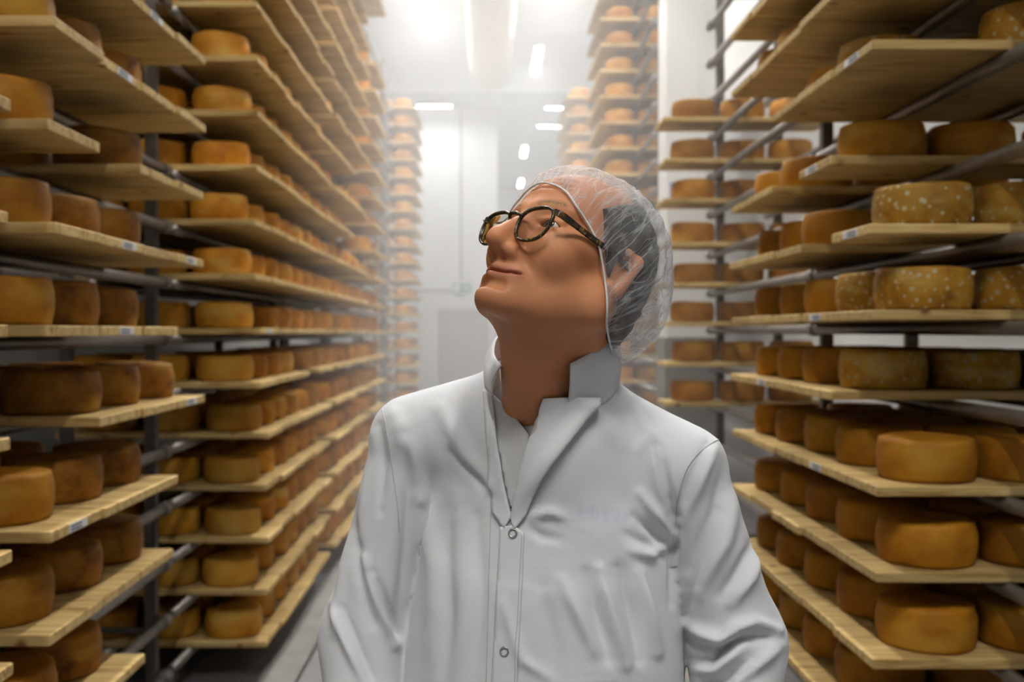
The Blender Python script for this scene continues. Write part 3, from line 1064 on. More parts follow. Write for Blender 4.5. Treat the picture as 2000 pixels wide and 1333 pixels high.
def cloth_mat(name, col, scale=900.0, rough=0.75, mark=None):
    m, nt, out = new_mat(name)
    mp, _ = object_coords(nt, random_shift=False)
    n = nd(nt, 'ShaderNodeTexNoise', Scale=scale, Detail=2.0)
    lk(nt, mp, 0, n, 'Vector')
    n2 = nd(nt, 'ShaderNodeTexNoise', Scale=9.0, Detail=4.0)
    lk(nt, mp, 0, n2, 'Vector')
    r = ramp(nt, [(0.3, tuple(c * 0.95 for c in col)), (0.7, col)])
    lk(nt, n2, 'Fac', r, 0)
    b = nd(nt, 'ShaderNodeBsdfPrincipled', Roughness=rough)
    b.inputs['Specular IOR Level'].default_value = 0.2
    b.inputs['Sheen Weight'].default_value = 0.15
    lk(nt, r, 0, b, 'Base Color')
    if mark:
        am = nd(nt, 'ShaderNodeAttribute', attribute_name='print')
        mk = nd(nt, 'ShaderNodeMix', data_type='RGBA')
        lk(nt, am, 'Fac', mk, 0)
        lk(nt, r, 0, mk, 6)
        mk.inputs[7].default_value = (*mark, 1)
        lk(nt, mk, 2, b, 'Base Color')
    bp = nd(nt, 'ShaderNodeBump', Strength=0.06, Distance=0.001)
    lk(nt, n, 'Fac', bp, 'Height')
    bp2 = nd(nt, 'ShaderNodeBump', Strength=0.22, Distance=0.012)
    n3 = nd(nt, 'ShaderNodeTexNoise', Scale=14.0, Detail=3.0, Distortion=0.6)
    lk(nt, mp, 0, n3, 'Vector')
    lk(nt, n3, 'Fac', bp2, 'Height')
    lk(nt, bp, 0, bp2, 'Normal')
    lk(nt, bp2, 0, b, 'Normal')
    lk(nt, b, 0, out, 0)
    return m


M['skin'] = skin_mat()
M['coat'] = cloth_mat('white cotton coat', (0.80, 0.82, 0.865), mark=(0.50, 0.62, 0.84))
M['shirt'] = cloth_mat('white cotton shirt', (0.80, 0.81, 0.83))
M['trousers'] = cloth_mat('white work trousers', (0.66, 0.67, 0.70))
M['boot'] = simple('white rubber boot', (0.7, 0.7, 0.68), rough=0.35)
M['hair'] = simple('dark brown hair', (0.028, 0.020, 0.016), rough=0.5, noise=0.5, nscale=60, bump=0.6)
M['snap'] = simple('snap fastener metal', (0.45, 0.46, 0.46), rough=0.3, metal=0.9)
M['stitch'] = simple('stitched seam', (0.60, 0.61, 0.64), rough=0.8)
M['eye_white'] = simple('eye white', (0.72, 0.67, 0.62), rough=0.15, spec=0.6)
M['iris'] = simple('dark iris', (0.05, 0.055, 0.05), rough=0.1, spec=0.6)
M['pupil'] = simple('pupil', (0.004, 0.004, 0.004), rough=0.05, spec=0.6)

PERSON_AT = Vector((0.088, 1.385, 0.0))
person = thing('person', PERSON_AT, 'man in white snap-front coat, hair net and tortoiseshell glasses gazing upward in the aisle', 'person')


def child(name, V, F, mat, parent=person, smooth=True, base=PERSON_AT):
    V = np.asarray(V, float) - np.array(base)
    return link(name, mesh_from(name, V, F, mat, smooth), parent)


bV, bF = build_body()
body = child('body', bV, bF, M['skin'])
Lv = to_head(bV.astype(np.float32))
ax = np.abs(Lv[:, 0])
gate = lambda v, a, b: np.clip((v - a) / (b - a), 0, 1)
mouth = np.exp(-(((Lv[:, 2] + 0.0738 - 0.18 * np.maximum(ax - 0.014, 0)) / (0.0088 * np.sqrt(np.clip(1 - (ax / 0.035) ** 2, 0.01, 1)))) ** 4)) * (ax < 0.035) * (Lv[:, 1] < -0.080)
browz = 0.0235 + 0.004 * np.sin(np.clip((ax - 0.012) / 0.036, 0, 1) * 2.6)
brow = np.exp(-((Lv[:, 2] - browz) / 0.0042) ** 2) * gate(ax, 0.010, 0.016) * (1 - gate(ax, 0.044, 0.054)) * (Lv[:, 1] < -0.05)
beard = gate(-Lv[:, 2], 0.045, 0.065) * (1 - gate(Lv[:, 1], -0.02, 0.02)) * (1 - gate(-Lv[:, 2], 0.125, 0.15))
col = np.ones((len(bV), 4), np.float32)
col[:, 0], col[:, 1], col[:, 2] = mouth, brow, beard
ca_ = body.data.color_attributes.new('tint', 'FLOAT_COLOR', 'POINT')
ca_.data.foreach_set('color', col.ravel())

# eyes
for s in (-1, 1):
    prof = [(0.0132 * math.sin(t), -0.0132 * math.cos(t)) for t in np.linspace(0.02, math.pi - 0.02, 15)]
    V, F = lathe_data(prof, 20)
    V = np.array(V)
    fm = []
    for f in F:
        z = np.mean([V[i][2] for i in f])
        fm.append(2 if z < -0.0126 else (1 if z < -0.0108 else 0))
    # lathe axis z -> gaze; pole at -z looks forward
    g = Vector((0.08, -1.0, 0.06)).normalized()
    R = Vector((0, 0, -1)).rotation_difference(g).to_matrix()
    c = np.array((s * 0.0325, -0.0702, 0.0005))
    W = from_head(np.array([np.array(R @ Vector(v)) for v in V]) + c) - np.array(PERSON_AT)
    e = link('eye', mesh_from('eye', W, F, [M['eye_white'], M['iris'], M['pupil']], True, fm), person)


# --- hair
def build_hair():
    w = 0.125
    xs = axis((-0.10, 0.10, 0.0032)); ys = axis((-0.11, 0.135, 0.0032)); zs = axis((-0.135, 0.135, 0.0032))
    P = grid_pts(xs, ys, zs)
    d = head_sdf(P, False) - 0.0055
    d = smin(d, ell(P, (0, 0.050, -0.030), (0.062, 0.058, 0.070)), 0.03)
    d += (0.0016 * np.sin(P[:, 0] * 180 + 9 * np.sin(P[:, 2] * 40)) * np.sin(P[:, 1] * 90 + P[:, 2] * 60)).astype(np.float32)
    x, y, z = np.abs(P[:, 0]), P[:, 1], P[:, 2]
    # hairline: back of this line only
    line = np.interp(z, [-0.13, -0.09, -0.05, -0.035, -0.01, 0.02, 0.045, 0.07, 0.095, 0.12], [0.075, 0.065, 0.045, 0.004, -0.012, -0.032, -0.044, -0.020, 0.016, 0.022])
    d = smax(d, (line - y).astype(np.float32), 0.004)
    d = smax(d, (-0.066 - z).astype(np.float32), 0.01)
    ear = ell(np.stack([x, y, z], 1), (0.085, 0.012, -0.012), (0.016, 0.018, 0.034))
    d = smax(d, -ear, 0.004)
    V, F = surface_nets(d.reshape(len(xs), len(ys), len(zs)), xs, ys, zs)
    return from_head(relax(V, F, 1, 0.4)), F


hV, hF = build_hair()
child('hair', hV, hF, M['hair'])


# --- hair net
def net_mat():
    m, nt, out = new_mat('thin white hair net fleece')
    uv = nd(nt, 'ShaderNodeUVMap', uv_map='pleat')
    tc = nd(nt, 'ShaderNodeTexCoord')

    def streaks(scale, rot, nscale, lo, hi, amt, dist):
        mp = nd(nt, 'ShaderNodeMapping')
        mp.inputs['Scale'].default_value = scale
        mp.inputs['Rotation'].default_value = (0, 0, rot)
        lk(nt, uv, 0, mp, 0)
        n = nd(nt, 'ShaderNodeTexNoise', Scale=nscale, Detail=2.0, Roughness=0.5, Distortion=dist)
        lk(nt, mp, 0, n, 'Vector')
        sb_ = nd(nt, 'ShaderNodeMath', operation='SUBTRACT')
        sb_.inputs[1].default_value = 0.5
        lk(nt, n, 'Fac', sb_, 0)
        ab = nd(nt, 'ShaderNodeMath', operation='ABSOLUTE')
        lk(nt, sb_, 0, ab, 0)
        mr = nd(nt, 'ShaderNodeMapRange')
        mr.inputs['From Min'].default_value = lo
        mr.inputs['From Max'].default_value = hi
        mr.inputs['To Min'].default_value = amt
        mr.inputs['To Max'].default_value = 0.0
        lk(nt, ab, 0, mr, 0)
        return mr

    parts = [streaks((40, 1.6, 1), 0.0, 1.0, 0.0, 0.034, 0.36, 0.0), streaks((16, 2.5, 1), 0.30, 1.0, 0.0, 0.013, 0.34, 0.05),
             streaks((13, 2.5, 1), -0.40, 1.0, 0.0, 0.011, 0.30, 0.05), streaks((150, 6, 1), 0.05, 1.0, 0.0, 0.06, 0.10, 0.2)]
    fac = parts[0]
    for p in parts[1:]:
        mx = nd(nt, 'ShaderNodeMath', operation='MAXIMUM')
        lk(nt, fac, 0, mx, 0)
        lk(nt, p, 0, mx, 1)
        fac = mx
    n1 = nd(nt, 'ShaderNodeTexNoise', Scale=22.0, Detail=7.0, Roughness=0.72)
    lk(nt, tc, 'Object', n1, 'Vector')
    mr = nd(nt, 'ShaderNodeMapRange')
    mr.inputs['From Min'].default_value = 0.38
    mr.inputs['From Max'].default_value = 0.72
    mr.inputs['To Min'].default_value = NET_THIN
    mr.inputs['To Max'].default_value = NET_THIN + 0.28
    lk(nt, n1, 'Fac', mr, 0)
    # the fleece lies in more layers towards the gathered crown
    sx = nd(nt, 'ShaderNodeSeparateXYZ')
    lk(nt, uv, 0, sx, 0)
    cr = nd(nt, 'ShaderNodeMapRange', interpolation_type='SMOOTHSTEP')
    cr.inputs['From Min'].default_value = 0.30
    cr.inputs['From Max'].default_value = 0.85
    cr.inputs['To Max'].default_value = 0.22
    lk(nt, sx, 1, cr, 0)
    cf = nd(nt, 'ShaderNodeMath', operation='ADD')
    lk(nt, fac, 0, cf, 0)
    lk(nt, cr, 0, cf, 1)
    fac = cf
    ad = nd(nt, 'ShaderNodeMath', operation='ADD')
    ad.use_clamp = True
    lk(nt, fac, 0, ad, 0)
    lk(nt, mr, 0, ad, 1)
    lw = nd(nt, 'ShaderNodeLayerWeight', Blend=0.30)
    mf = nd(nt, 'ShaderNodeMath', operation='MULTIPLY')
    mf.inputs[1].default_value = 0.32
    lk(nt, lw, 'Facing', mf, 0)
    ad2 = nd(nt, 'ShaderNodeMath', operation='ADD')
    ad2.use_clamp = True
    lk(nt, ad, 0, ad2, 0)
    lk(nt, mf, 0, ad2, 1)
    tr = nd(nt, 'ShaderNodeBsdfTransparent')
    df = nd(nt, 'ShaderNodeBsdfDiffuse')
    df.inputs[0].default_value = (0.84, 0.86, 0.90, 1)
    tl = nd(nt, 'ShaderNodeBsdfTranslucent')
    tl.inputs[0].default_value = (0.84, 0.86, 0.90, 1)
    ms = nd(nt, 'ShaderNodeMixShader')
    ms.inputs[0].default_value = 0.3
    lk(nt, df, 0, ms, 1)
    lk(nt, tl, 0, ms, 2)
    mo = nd(nt, 'ShaderNodeMixShader')
    lk(nt, ad2, 0, mo, 0)
    lk(nt, tr, 0, mo, 1)
    lk(nt, ms, 0, mo, 2)
    lk(nt, mo, 0, out, 0)
    return m


NET_THIN = 0.03
M['net'] = net_mat()
M['elastic'] = simple('white elastic band', (0.80, 0.80, 0.80), rough=0.8, noise=0.1, nscale=90)


def catmull(P, n, closed=False):
    P = np.asarray(P, float)
    m = len(P)
    out = []
    segs = m if closed else m - 1
    for t in np.linspace(0, segs, n, endpoint=not closed):
        i = min(int(t), segs - 1)
        f = t - i
        g = lambda j: P[j % m] if closed else P[min(max(j, 0), m - 1)]
        p0, p1, p2, p3 = g(i - 1), g(i), g(i + 1), g(i + 2)
        out.append(0.5 * ((2 * p1) + (-p0 + p2) * f + (2 * p0 - 5 * p1 + 4 * p2 - p3) * f * f + (-p0 + 3 * p1 - 3 * p2 + p3) * f ** 3))
    return np.array(out)


def hit_head(px, py, off=0.003):
    """Where the sight line through that pixel meets the head, in head coordinates."""
    d = np.array(((px - 955) / 2000.0, 1.0, (648 - py) / 2000.0))
    t = 1.0
    for _ in range(160):
        p = np.array((0, 0, EYE)) + d * t
        s = float(head_sdf(to_head(p[None]), False)[0]) * HS - off
        if s < 0.0004:
            break
        t += max(s * 0.7, 0.0004)
        if t > 1.7:
            return None
    return to_head(p[None])[0]


half = [hit_head(px, py) for px, py in ((1045, 361), (1071, 357), (1104, 372), (1124, 402), (1144, 430), (1164, 466), (1174, 498), (1181, 546))]
half = [h for h in half if h is not None and h[0] > 0.004]
half = [np.array((0.0, half[0][1] - 0.0035, half[0][2] + 0.0))] + half[1:]
half += [np.array((0.0780, 0.004, -0.046)), np.array((0.0745, 0.022, -0.068)), np.array((0.060, 0.055, -0.078)), np.array((0.034, 0.088, -0.070)), np.array((0.0, 0.100, -0.062))]
print('band', [tuple(np.round(h, 3)) for h in half])
loop = half + [np.array((-h[0], h[1], h[2])) for h in half[-2:0:-1]]
NU, NV = 220, 46
B = catmull(loop, NU, True)
for _ in range(14):
    B = 0.5 * B + 0.25 * (np.roll(B, 1, 0) + np.roll(B, -1, 0))
CN = np.array((0, 0.030, 0.012))
apex = np.array((0, 0.42, 0.90)); apex /= np.linalg.norm(apex)
rad = np.array((0.0925, 0.114, 0.120))
V = []
for v in range(NV):
    t = v / (NV - 1) * 0.985
    for u in range(NU):
        b = B[u] - CN
        rb = np.linalg.norm(b)
        db = b / rb
        om = math.acos(max(-1, min(1, float(db @ apex))))
        dr = (math.sin((1 - t) * om) * db + math.sin(t * om) * apex) / math.sin(om)
        ro = 1.0 / math.sqrt(((dr / rad) ** 2).sum())
        s = min(1.0, t / 0.16)
        s = math.sin(s * math.pi / 2) ** 0.8
        th = 2 * math.pi * u / NU
        ro += 0.010 * max(0.0, dr[1]) * max(0, -dr[2] + 0.5)
        wr = 0.0026 * math.sin(23 * th + 2 * math.sin(5 * t)) * math.exp(-t * 3.0) + 0.0022 * math.sin(9 * th + 7 * t) * math.sin(11 * t + 3 * math.sin(2 * th)) + 0.0016 * math.sin(41 * th + 9 * math.sin(6 * t)) * math.exp(-t * 5)
        wr -= 0.0040 * math.exp(-((math.sin(3 * th + 6 * t) + 0.3) / 0.10) ** 2) * math.sin(math.pi * t)
        r = rb + (max(ro, rb * 0.9) - rb) * s + wr * min(1, t / 0.05)
        V.append(CN + dr * r)
V.append(CN + apex * (1.0 / math.sqrt(((apex / rad) ** 2).sum())))
F = [(v * NU + u, v * NU + (u + 1) % NU, (v + 1) * NU + (u + 1) % NU, (v + 1) * NU + u) for v in range(NV - 1) for u in range(NU)]
F += [((NV - 1) * NU + u, (NV - 1) * NU + (u + 1) % NU, len(V) - 1) for u in range(NU)]
V = np.array(V)
# keep the fleece off the scalp and hair
for _ in range(3):
    dd = head_sdf(V.astype(np.float32), False)
    gap = 0.0032 + 0.0078 * np.clip(np.repeat(np.append(np.arange(NV), NV - 1)[:, None], NU, 1).ravel()[:len(V)] / 6.0, 0, 1)
    push = np.clip(gap - dd, 0, 0.02)
    dirs = V - CN
    dirs /= np.linalg.norm(dirs, axis=1)[:, None]
    V = V + dirs * push[:, None]
net = child('hair_net', from_head(V), F, M['net'])
_uv = net.data.uv_layers.new(name='pleat')
_li = np.empty(len(net.data.loops), np.int32)
net.data.loops.foreach_get('vertex_index', _li)
_uu = np.append(np.tile(np.arange(NU) / NU, NV), 0.5)[_li]
_vv = np.append(np.repeat(np.arange(NV) / NV, NU), 1.0)[_li]
_uu = 0.5 + 0.5 * np.abs(2 * _uu - 1)          # mirrored, so no seam
_uv.data.foreach_set('uv', np.stack([_uu, _vv], 1).ravel())
net['label'] = 'translucent white pleated hair net'
band_pts = [Vector(p) for p in from_head(V[:NU:2] + 0.0)]
tv, tf = tube_data(band_pts + [band_pts[0]], 0.0014, 6, False)
child('elastic_band', np.array([tuple(v) for v in tv]), tf, M['elastic'], net)

# ---------------------------------------------------------------- glasses
def tortoise_mat():
    m, nt, out = new_mat('tortoiseshell')
    mp, _ = object_coords(nt, random_shift=False)
    n = nd(nt, 'ShaderNodeTexNoise', Scale=110.0, Detail=3.0, Distortion=1.2)
    lk(nt, mp, 0, n, 'Vector')
    r = ramp(nt, [(0.40, (0.010, 0.008, 0.004)), (0.56, (0.045, 0.028, 0.006)), (0.68, (0.22, 0.14, 0.025))])
    lk(nt, n, 'Fac', r, 0)
    b = nd(nt, 'ShaderNodeBsdfPrincipled', Roughness=0.22)
    lk(nt, r, 0, b, 'Base Color')
    lk(nt, b, 0, out, 0)
    return m


def lens_mat():
    m, nt, out = new_mat('spectacle lens')
    tr = nd(nt, 'ShaderNodeBsdfTransparent')
    tr.inputs[0].default_value = (0.985, 0.985, 0.97, 1)
    gl = nd(nt, 'ShaderNodeBsdfGlossy', Roughness=0.01)
    fr = nd(nt, 'ShaderNodeFresnel', IOR=1.32)
    mx = nd(nt, 'ShaderNodeMixShader')
    lk(nt, fr, 0, mx, 0)
    lk(nt, tr, 0, mx, 1)
    lk(nt, gl, 0, mx, 2)
    lk(nt, mx, 0, out, 0)
    return m


M['tortoise'] = tortoise_mat()
M['lens'] = lens_mat()
GL_AT = Vector(from_head((0, -0.10, 0)))
glasses = thing('eyeglasses', GL_AT, "tortoiseshell glasses with rounded lenses worn on the man's face", 'glasses')


def rim_pt(s, th, k=1.0):
    """Point on the rim of the lens on side s, head frame."""
    c_, s_ = math.cos(th), math.sin(th)
    x = 0.0245 * k * math.copysign(abs(c_) ** 0.78, c_)
    z = 0.0215 * k * math.copysign(abs(s_) ** 0.80, s_)
    x *= 1.0 + 0.10 * (z / 0.0225)
    z += 0.0012 * (x / 0.027)
    wrap = 0.10
    return np.array((s * (0.0335 + x), -0.1030 + wrap * (x + 0.0335) * 0.9 - 0.05 * z, -0.0135 + z))


for s in (-1, 1):
    n = 56
    V, F = [], []
    prof = [(-0.0011, -0.0018), (0.0011, -0.0018), (0.0014, 0.0), (0.0011, 0.0018), (-0.0011, 0.0018)]
    for i in range(n):
        th = 2 * math.pi * i / n
        p = rim_pt(s, th)
        q = rim_pt(s, th, 1.05) - rim_pt(s, th, 0.95)
        q = q / np.linalg.norm(q)
        thick = 1.0 + 0.35 * max(0, math.sin(th))
        for a, b in prof:
            V.append(p + q * a * thick + np.array((0, b, 0)))
    m = len(prof)
    for i in range(n):
        for j in range(m):
            f = (i * m + j, i * m + (j + 1) % m, ((i + 1) % n) * m + (j + 1) % m, ((i + 1) % n) * m + j)
            F.append(f if s > 0 else f[::-1])
    child('rim', from_head(np.array(V)), F, M['tortoise'], glasses, True, GL_AT)
    V = [rim_pt(s, 2 * math.pi * i / n, 0.97) for i in range(n)]
    ctr = np.mean(V, 0) + np.array((0, -0.0012, 0))
    V2 = [(v + ctr) / 2 + np.array((0, -0.0006, 0)) for v in V]
    W = V + V2 + [ctr]
    F = [(i, (i + 1) % n, n + (i + 1) % n, n + i) for i in range(n)] + [(n + i, n + (i + 1) % n, 2 * n) for i in range(n)]
    child('lens', from_head(np.array(W)), F, M['lens'], glasses, True, GL_AT)
    e0 = rim_pt(s, 0.62)
    hinge = np.array((s * 0.0640, e0[1] + 0.008, e0[2] + 0.0))
    pts = [e0 + np.array((-s * 0.001, 0, 0)), e0 + np.array((s * 0.0035, 0.001, 0.0)), hinge, np.array((s * 0.0735, -0.045, 0.0015)), np.array((s * 0.0780, -0.005, 0.0045)), np.array((s * 0.0790, 0.022, 0.0)), np.array((s * 0.0780, 0.036, -0.016))]
    P = catmull(pts, 30)
    V, F = [], []
    for i, p in enumerate(P):
        hgt = 0.0036 if i < 12 else 0.0030
        for a, b in ((-0.0016, -1), (0.0016, -1), (0.0016, 1), (-0.0016, 1)):
            V.append(p + np.array((s * a, -a * (1 if i < 5 else 0), b * hgt)))
    for i in range(len(P) - 1):
        for j in range(4):
            F.append((i * 4 + j, i * 4 + (j + 1) % 4, i * 4 + 4 + (j + 1) % 4, i * 4 + 4 + j))
    F += [(3, 2, 1, 0), tuple(len(V) - 4 + j for j in range(4))]
    tm = child('temple', from_head(np.array(V)), F, M['tortoise'], glasses, False, GL_AT)
    V, F = tube_data([from_head(hinge + np.array((s * 0.0015, -0.006, 0.0015))), from_head(hinge + np.array((s * 0.0022, -0.006, 0.0015)))], 0.0012, 8)
    child('rivet', np.array(V), F, M['snap'], tm, False, GL_AT)
pts = [rim_pt(-1, math.pi - 0.55), np.array((-0.0045, -0.1080, -0.0010)), np.array((0.0045, -0.1080, -0.0010)), rim_pt(1, math.pi - 0.55)]
V, F = tube_data([Vector(p) for p in from_head(catmull(pts, 14))], 0.0023, 8)
child('bridge', np.array(V), F, M['tortoise'], glasses, True, GL_AT)


# ---------------------------------------------------------------- coat
def coat_full(P):
    d = trunk_sdf(P, 0.014)
    T = trunk_frame(P)
    d = smin(d, np.maximum(ell(T, (0, 0.0, 0.86), (0.186, 0.140, 0.55)), T[..., 2] - 1.25), 0.05)
    d = smin(d, rcone(P, (0.082, 1.345, EYE - 0.150), (0.085, 1.378, EYE - 0.085), 0.082, 0.066), 0.05)
    d = smin(d, np.maximum(ell(T, (-0.032, 0.0, 1.02), (0.178, 0.128, 0.42)), T[..., 2] - 1.36), 0.05)
    aR = smin(rcone(P, SH_R + np.array((0.0, 0, 0.004)), EL_R, 0.055, 0.056), rcone(P, EL_R, WR_R, 0.056, 0.044), 0.03)
    aL = smin(rcone(P, SH_L + np.array((0.0, 0, 0.0)), EL_L, 0.057, 0.060), rcone(P, EL_L, WR_L, 0.060, 0.046), 0.03)
    d = smin(d, aR, 0.007)
    d = smin(d, aL, 0.007)
    return np.maximum(d, 0.70 - P[..., 2])


def grad(f, P, h=0.003):
    g = np.stack([f(P + np.eye(3, dtype=np.float32)[i] * h) - f(P - np.eye(3, dtype=np.float32)[i] * h) for i in range(3)], -1)
    return g / (np.linalg.norm(g, axis=-1, keepdims=True) + 1e-9)


def pix(P):
    return 955 + 2000 * P[..., 0] / P[..., 1], 648 - 2000 * (P[..., 2] - EYE) / P[..., 1]


# folds of the cloth: polyline in photo pixels, ridge height (m, negative = crease), half width in pixels
FOLDS = [
    ([(771, 811), (800, 880), (818, 973)], 0.006, 16), ([(792, 850), (800, 950), (790, 1100), (777, 1238)], -0.007, 11),
    ([(860, 800), (900, 870), (955, 950)], 0.006, 16), ([(885, 885), (930, 930), (956, 968)], -0.005, 9),
    ([(820, 980), (850, 1100), (850, 1330)], 0.006, 22), ([(900, 1020), (905, 1200), (890, 1333)], 0.004, 22), ([(875, 1000), (880, 1200), (868, 1333)], -0.004, 14),
    ([(930, 1010), (940, 1160), (925, 1333)], -0.003, 12),
    ([(738, 830), (748, 900), (742, 1000)], -0.005, 9), ([(722, 850), (712, 960), (700, 1050)], 0.004, 10),
    ([(709, 1090), (735, 1170), (771, 1262)], 0.008, 9), ([(725, 1120), (760, 1200), (778, 1240)], -0.007, 9), ([(690, 1000), (700, 1100), (730, 1220)], -0.005, 10),
    ([(650, 1180), (680, 1260), (715, 1340)], 0.007, 10), ([(668, 1190), (700, 1270), (735, 1340)], -0.006, 9), ([(675, 1050), (665, 1150), (655, 1240)], 0.005, 10),
    ([(1172, 1112), (1195, 1200), (1222, 1300)], 0.008, 11), ([(1250, 1120), (1268, 1190), (1285, 1275)], 0.008, 10), ([(1099, 1135), (1125, 1190), (1160, 1270)], 0.006, 12),
    ([(1148, 1120), (1165, 1200), (1190, 1290)], -0.006, 10), ([(1212, 1110), (1235, 1200), (1250, 1290)], -0.007, 11), ([(1060, 1150), (1075, 1230), (1080, 1330)], -0.004, 16),
    ([(1250, 965), (1285, 1010), (1310, 1045)], 0.007, 9), ([(1240, 1010), (1280, 1045), (1312, 1075)], -0.006, 8), ([(1232, 1075), (1270, 1085), (1312, 1060)], 0.006, 9), ([(1225, 1045), (1262, 1062), (1300, 1092)], -0.004, 8),
    ([(1283, 870), (1302, 950), (1320, 1035)], -0.007, 8), ([(1268, 850), (1285, 930), (1300, 1000)], 0.004, 10),
    ([(1240, 800), (1265, 850), (1250, 880)], 0.003, 10), ([(1140, 770), (1190, 830), (1215, 870)], 0.003, 18),
    ([(1400, 862), (1370, 930), (1332, 1020)], 0.006, 12), ([(1382, 870), (1345, 950), (1326, 1010)], -0.006, 8), ([(1420, 900), (1395, 1000), (1345, 1110)], -0.004, 12), ([(1440, 950), (1415, 1060), (1360, 1160)], 0.006, 14),
    ([(1470, 1060), (1440, 1120), (1408, 1165)], -0.006, 9), ([(1485, 1070), (1465, 1130), (1430, 1180)], 0.006, 10), ([(1405, 1000), (1375, 1100), (1340, 1200)], -0.005, 10),
    ([(1340, 1222), (1375, 1238), (1410, 1250), (1440, 1225), (1475, 1215), (1520, 1232)], 0.010, 11), ([(1345, 1250), (1400, 1275), (1450, 1250), (1500, 1245)], -0.009, 9),
    ([(1352, 1310), (1400, 1312), (1432, 1280), (1455, 1255)], 0.009, 10), ([(1350, 1290), (1390, 1290), (1425, 1262)], -0.007, 7), ([(1380, 1335), (1420, 1330), (1470, 1290)], -0.008, 9), ([(1440, 1330), (1490, 1290), (1525, 1262)], 0.007, 11),
    ([(1328, 1010), (1316, 1080), (1312, 1180)], -0.006, 8), ([(985, 1180), (1020, 1290), (1080, 1330)], 0.003, 10),
    ([(1040, 1010), (1075, 1000), (1100, 1010)], 0.004, 8), ([(1036, 1035), (1060, 1050), (1090, 1055)], -0.003, 8),
]


def fold_at(u, v):
    out = np.zeros_like(u)
    for pts, amp, wd in FOLDS:
        P = np.array(pts, float)
        lo, hi = P.min(0) - 4 * wd, P.max(0) + 4 * wd
        m = (u > lo[0]) & (u < hi[0]) & (v > lo[1]) & (v < hi[1])
        if not m.any():
            continue
        uu, vv = u[m], v[m]
        best = np.full(uu.shape, 1e9)
        tt = np.zeros(uu.shape)
        for i in range(len(P) - 1):
            a, b = P[i], P[i + 1]
            d = b - a
            t = np.clip(((uu - a[0]) * d[0] + (vv - a[1]) * d[1]) / (d @ d), 0, 1)
            ds = (uu - a[0] - t * d[0]) ** 2 + (vv - a[1] - t * d[1]) ** 2
            w = ds < best
            best = np.where(w, ds, best)
            tt = np.where(w, (i + t) / (len(P) - 1), tt)
        out[m] += 1.5 * amp * np.exp(-best / (wd * wd)) * (0.35 + 0.65 * np.sin(np.pi * np.clip(tt, 0.05, 0.95)))
    out += 0.0013 * np.sin(u * 0.021 + 2.0 * np.sin(v * 0.009)) * np.sin(v * 0.017 + 1.3 * np.sin(u * 0.012))
    return out


def front_hit(u, v, f, t0=1.05):
    u = np.asarray(u, np.float64); v = np.asarray(v, np.float64)
    d = np.stack([(u - 955) / 2000, np.ones_like(u), (648 - v) / 2000], -1)
    t = np.full(u.shape, t0)
    o = np.array((0, 0, EYE))
    for _ in range(90):
        s = f((o + d * t[:, None]).astype(np.float32))
        t = t + np.clip(s * 0.85, -0.01, 0.06)
        t = np.minimum(t, 1.62)
    return o + d * t[:, None]


def poly_sdf(u, v, poly):
    P = np.array(poly, float)
    n = len(P)
    d = np.full(u.shape, 1e12)
    s = np.ones(u.shape)
    for i in range(n):
        a, b = P[i], P[i - 1]
        e = b - a
        wu, wv = u - a[0], v - a[1]
        t = np.clip((wu * e[0] + wv * e[1]) / (e @ e), 0, 1)
        d = np.minimum(d, (wu - e[0] * t) ** 2 + (wv - e[1] * t) ** 2)
        c1 = v >= a[1]; c2 = v < b[1]; c3 = e[0] * wv > e[1] * wu
        flip = (c1 & c2 & c3) | (~c1 & ~c2 & ~c3)
        s = np.where(flip, -s, s)
    return s * np.sqrt(d)


VPOLY = [(953, 735), (960, 800), (968, 870), (982, 950), (996, 1006), (1006, 1000), (1018, 940), (1034, 856), (1052, 800), (1075, 770), (1140, 762), (1150, 700), (1090, 650), (985, 640)]
NECK_AX = ((0.078, 1.360, EYE - 0.20), (0.096, 1.385, EYE + 0.05))


def coat_cut(P):
    d = coat_full(P)
    u, v = pix(P.astype(np.float64))
    hole = poly_sdf(u, v, VPOLY).astype(np.float32) * 0.00064
    hole = np.maximum(hole, P[..., 1] - 1.36)
    shell = -(d + 0.026)
    d = np.maximum(d, -np.maximum(hole, shell))
    return np.maximum(d, -rcone(P, *NECK_AX, 0.060, 0.074))


def mesh_sdf(f, lo, hi, h):
    xs, ys, zs = (axis((lo[i], hi[i], h)) for i in range(3))
    D = f(grid_pts(xs, ys, zs)).reshape(len(xs), len(ys), len(zs))
    return surface_nets(D, xs, ys, zs)


cV, cF = mesh_sdf(coat_cut, (-0.27, 1.14, 0.69), (0.44, 1.57, 1.60), 0.0046)
cV = relax(cV, cF, 2, 0.5)
N = grad(coat_full, cV.astype(np.float32))
u, v = pix(cV)
inside = coat_full(cV.astype(np.float32)) < -0.008
cV = cV + N * (fold_at(u, v) * np.clip(-N[:, 1] * 1.6, 0, 1) * ~inside)[:, None]
coat = child('coat', cV, cF, M['coat'])
# washed-out pale blue print on the breast, no longer readable
_pu, _pv = pix(cV)
_mk = 0.42 * np.clip(1.2 - poly_sdf(_pu, _pv, [(1132, 990), (1225, 1002), (1223, 1023), (1130, 1011)]) / 5.0, 0, 1) * (0.62 + 0.38 * np.sin(_pu * 0.62)) * (cV[:, 1] < 1.36)
_at = coat.data.attributes.new('print', 'FLOAT', 'POINT')
_at.data.foreach_set('value', np.clip(_mk, 0, 1).astype(np.float32))
coat['label'] = 'white long-sleeved coat open at the collar'


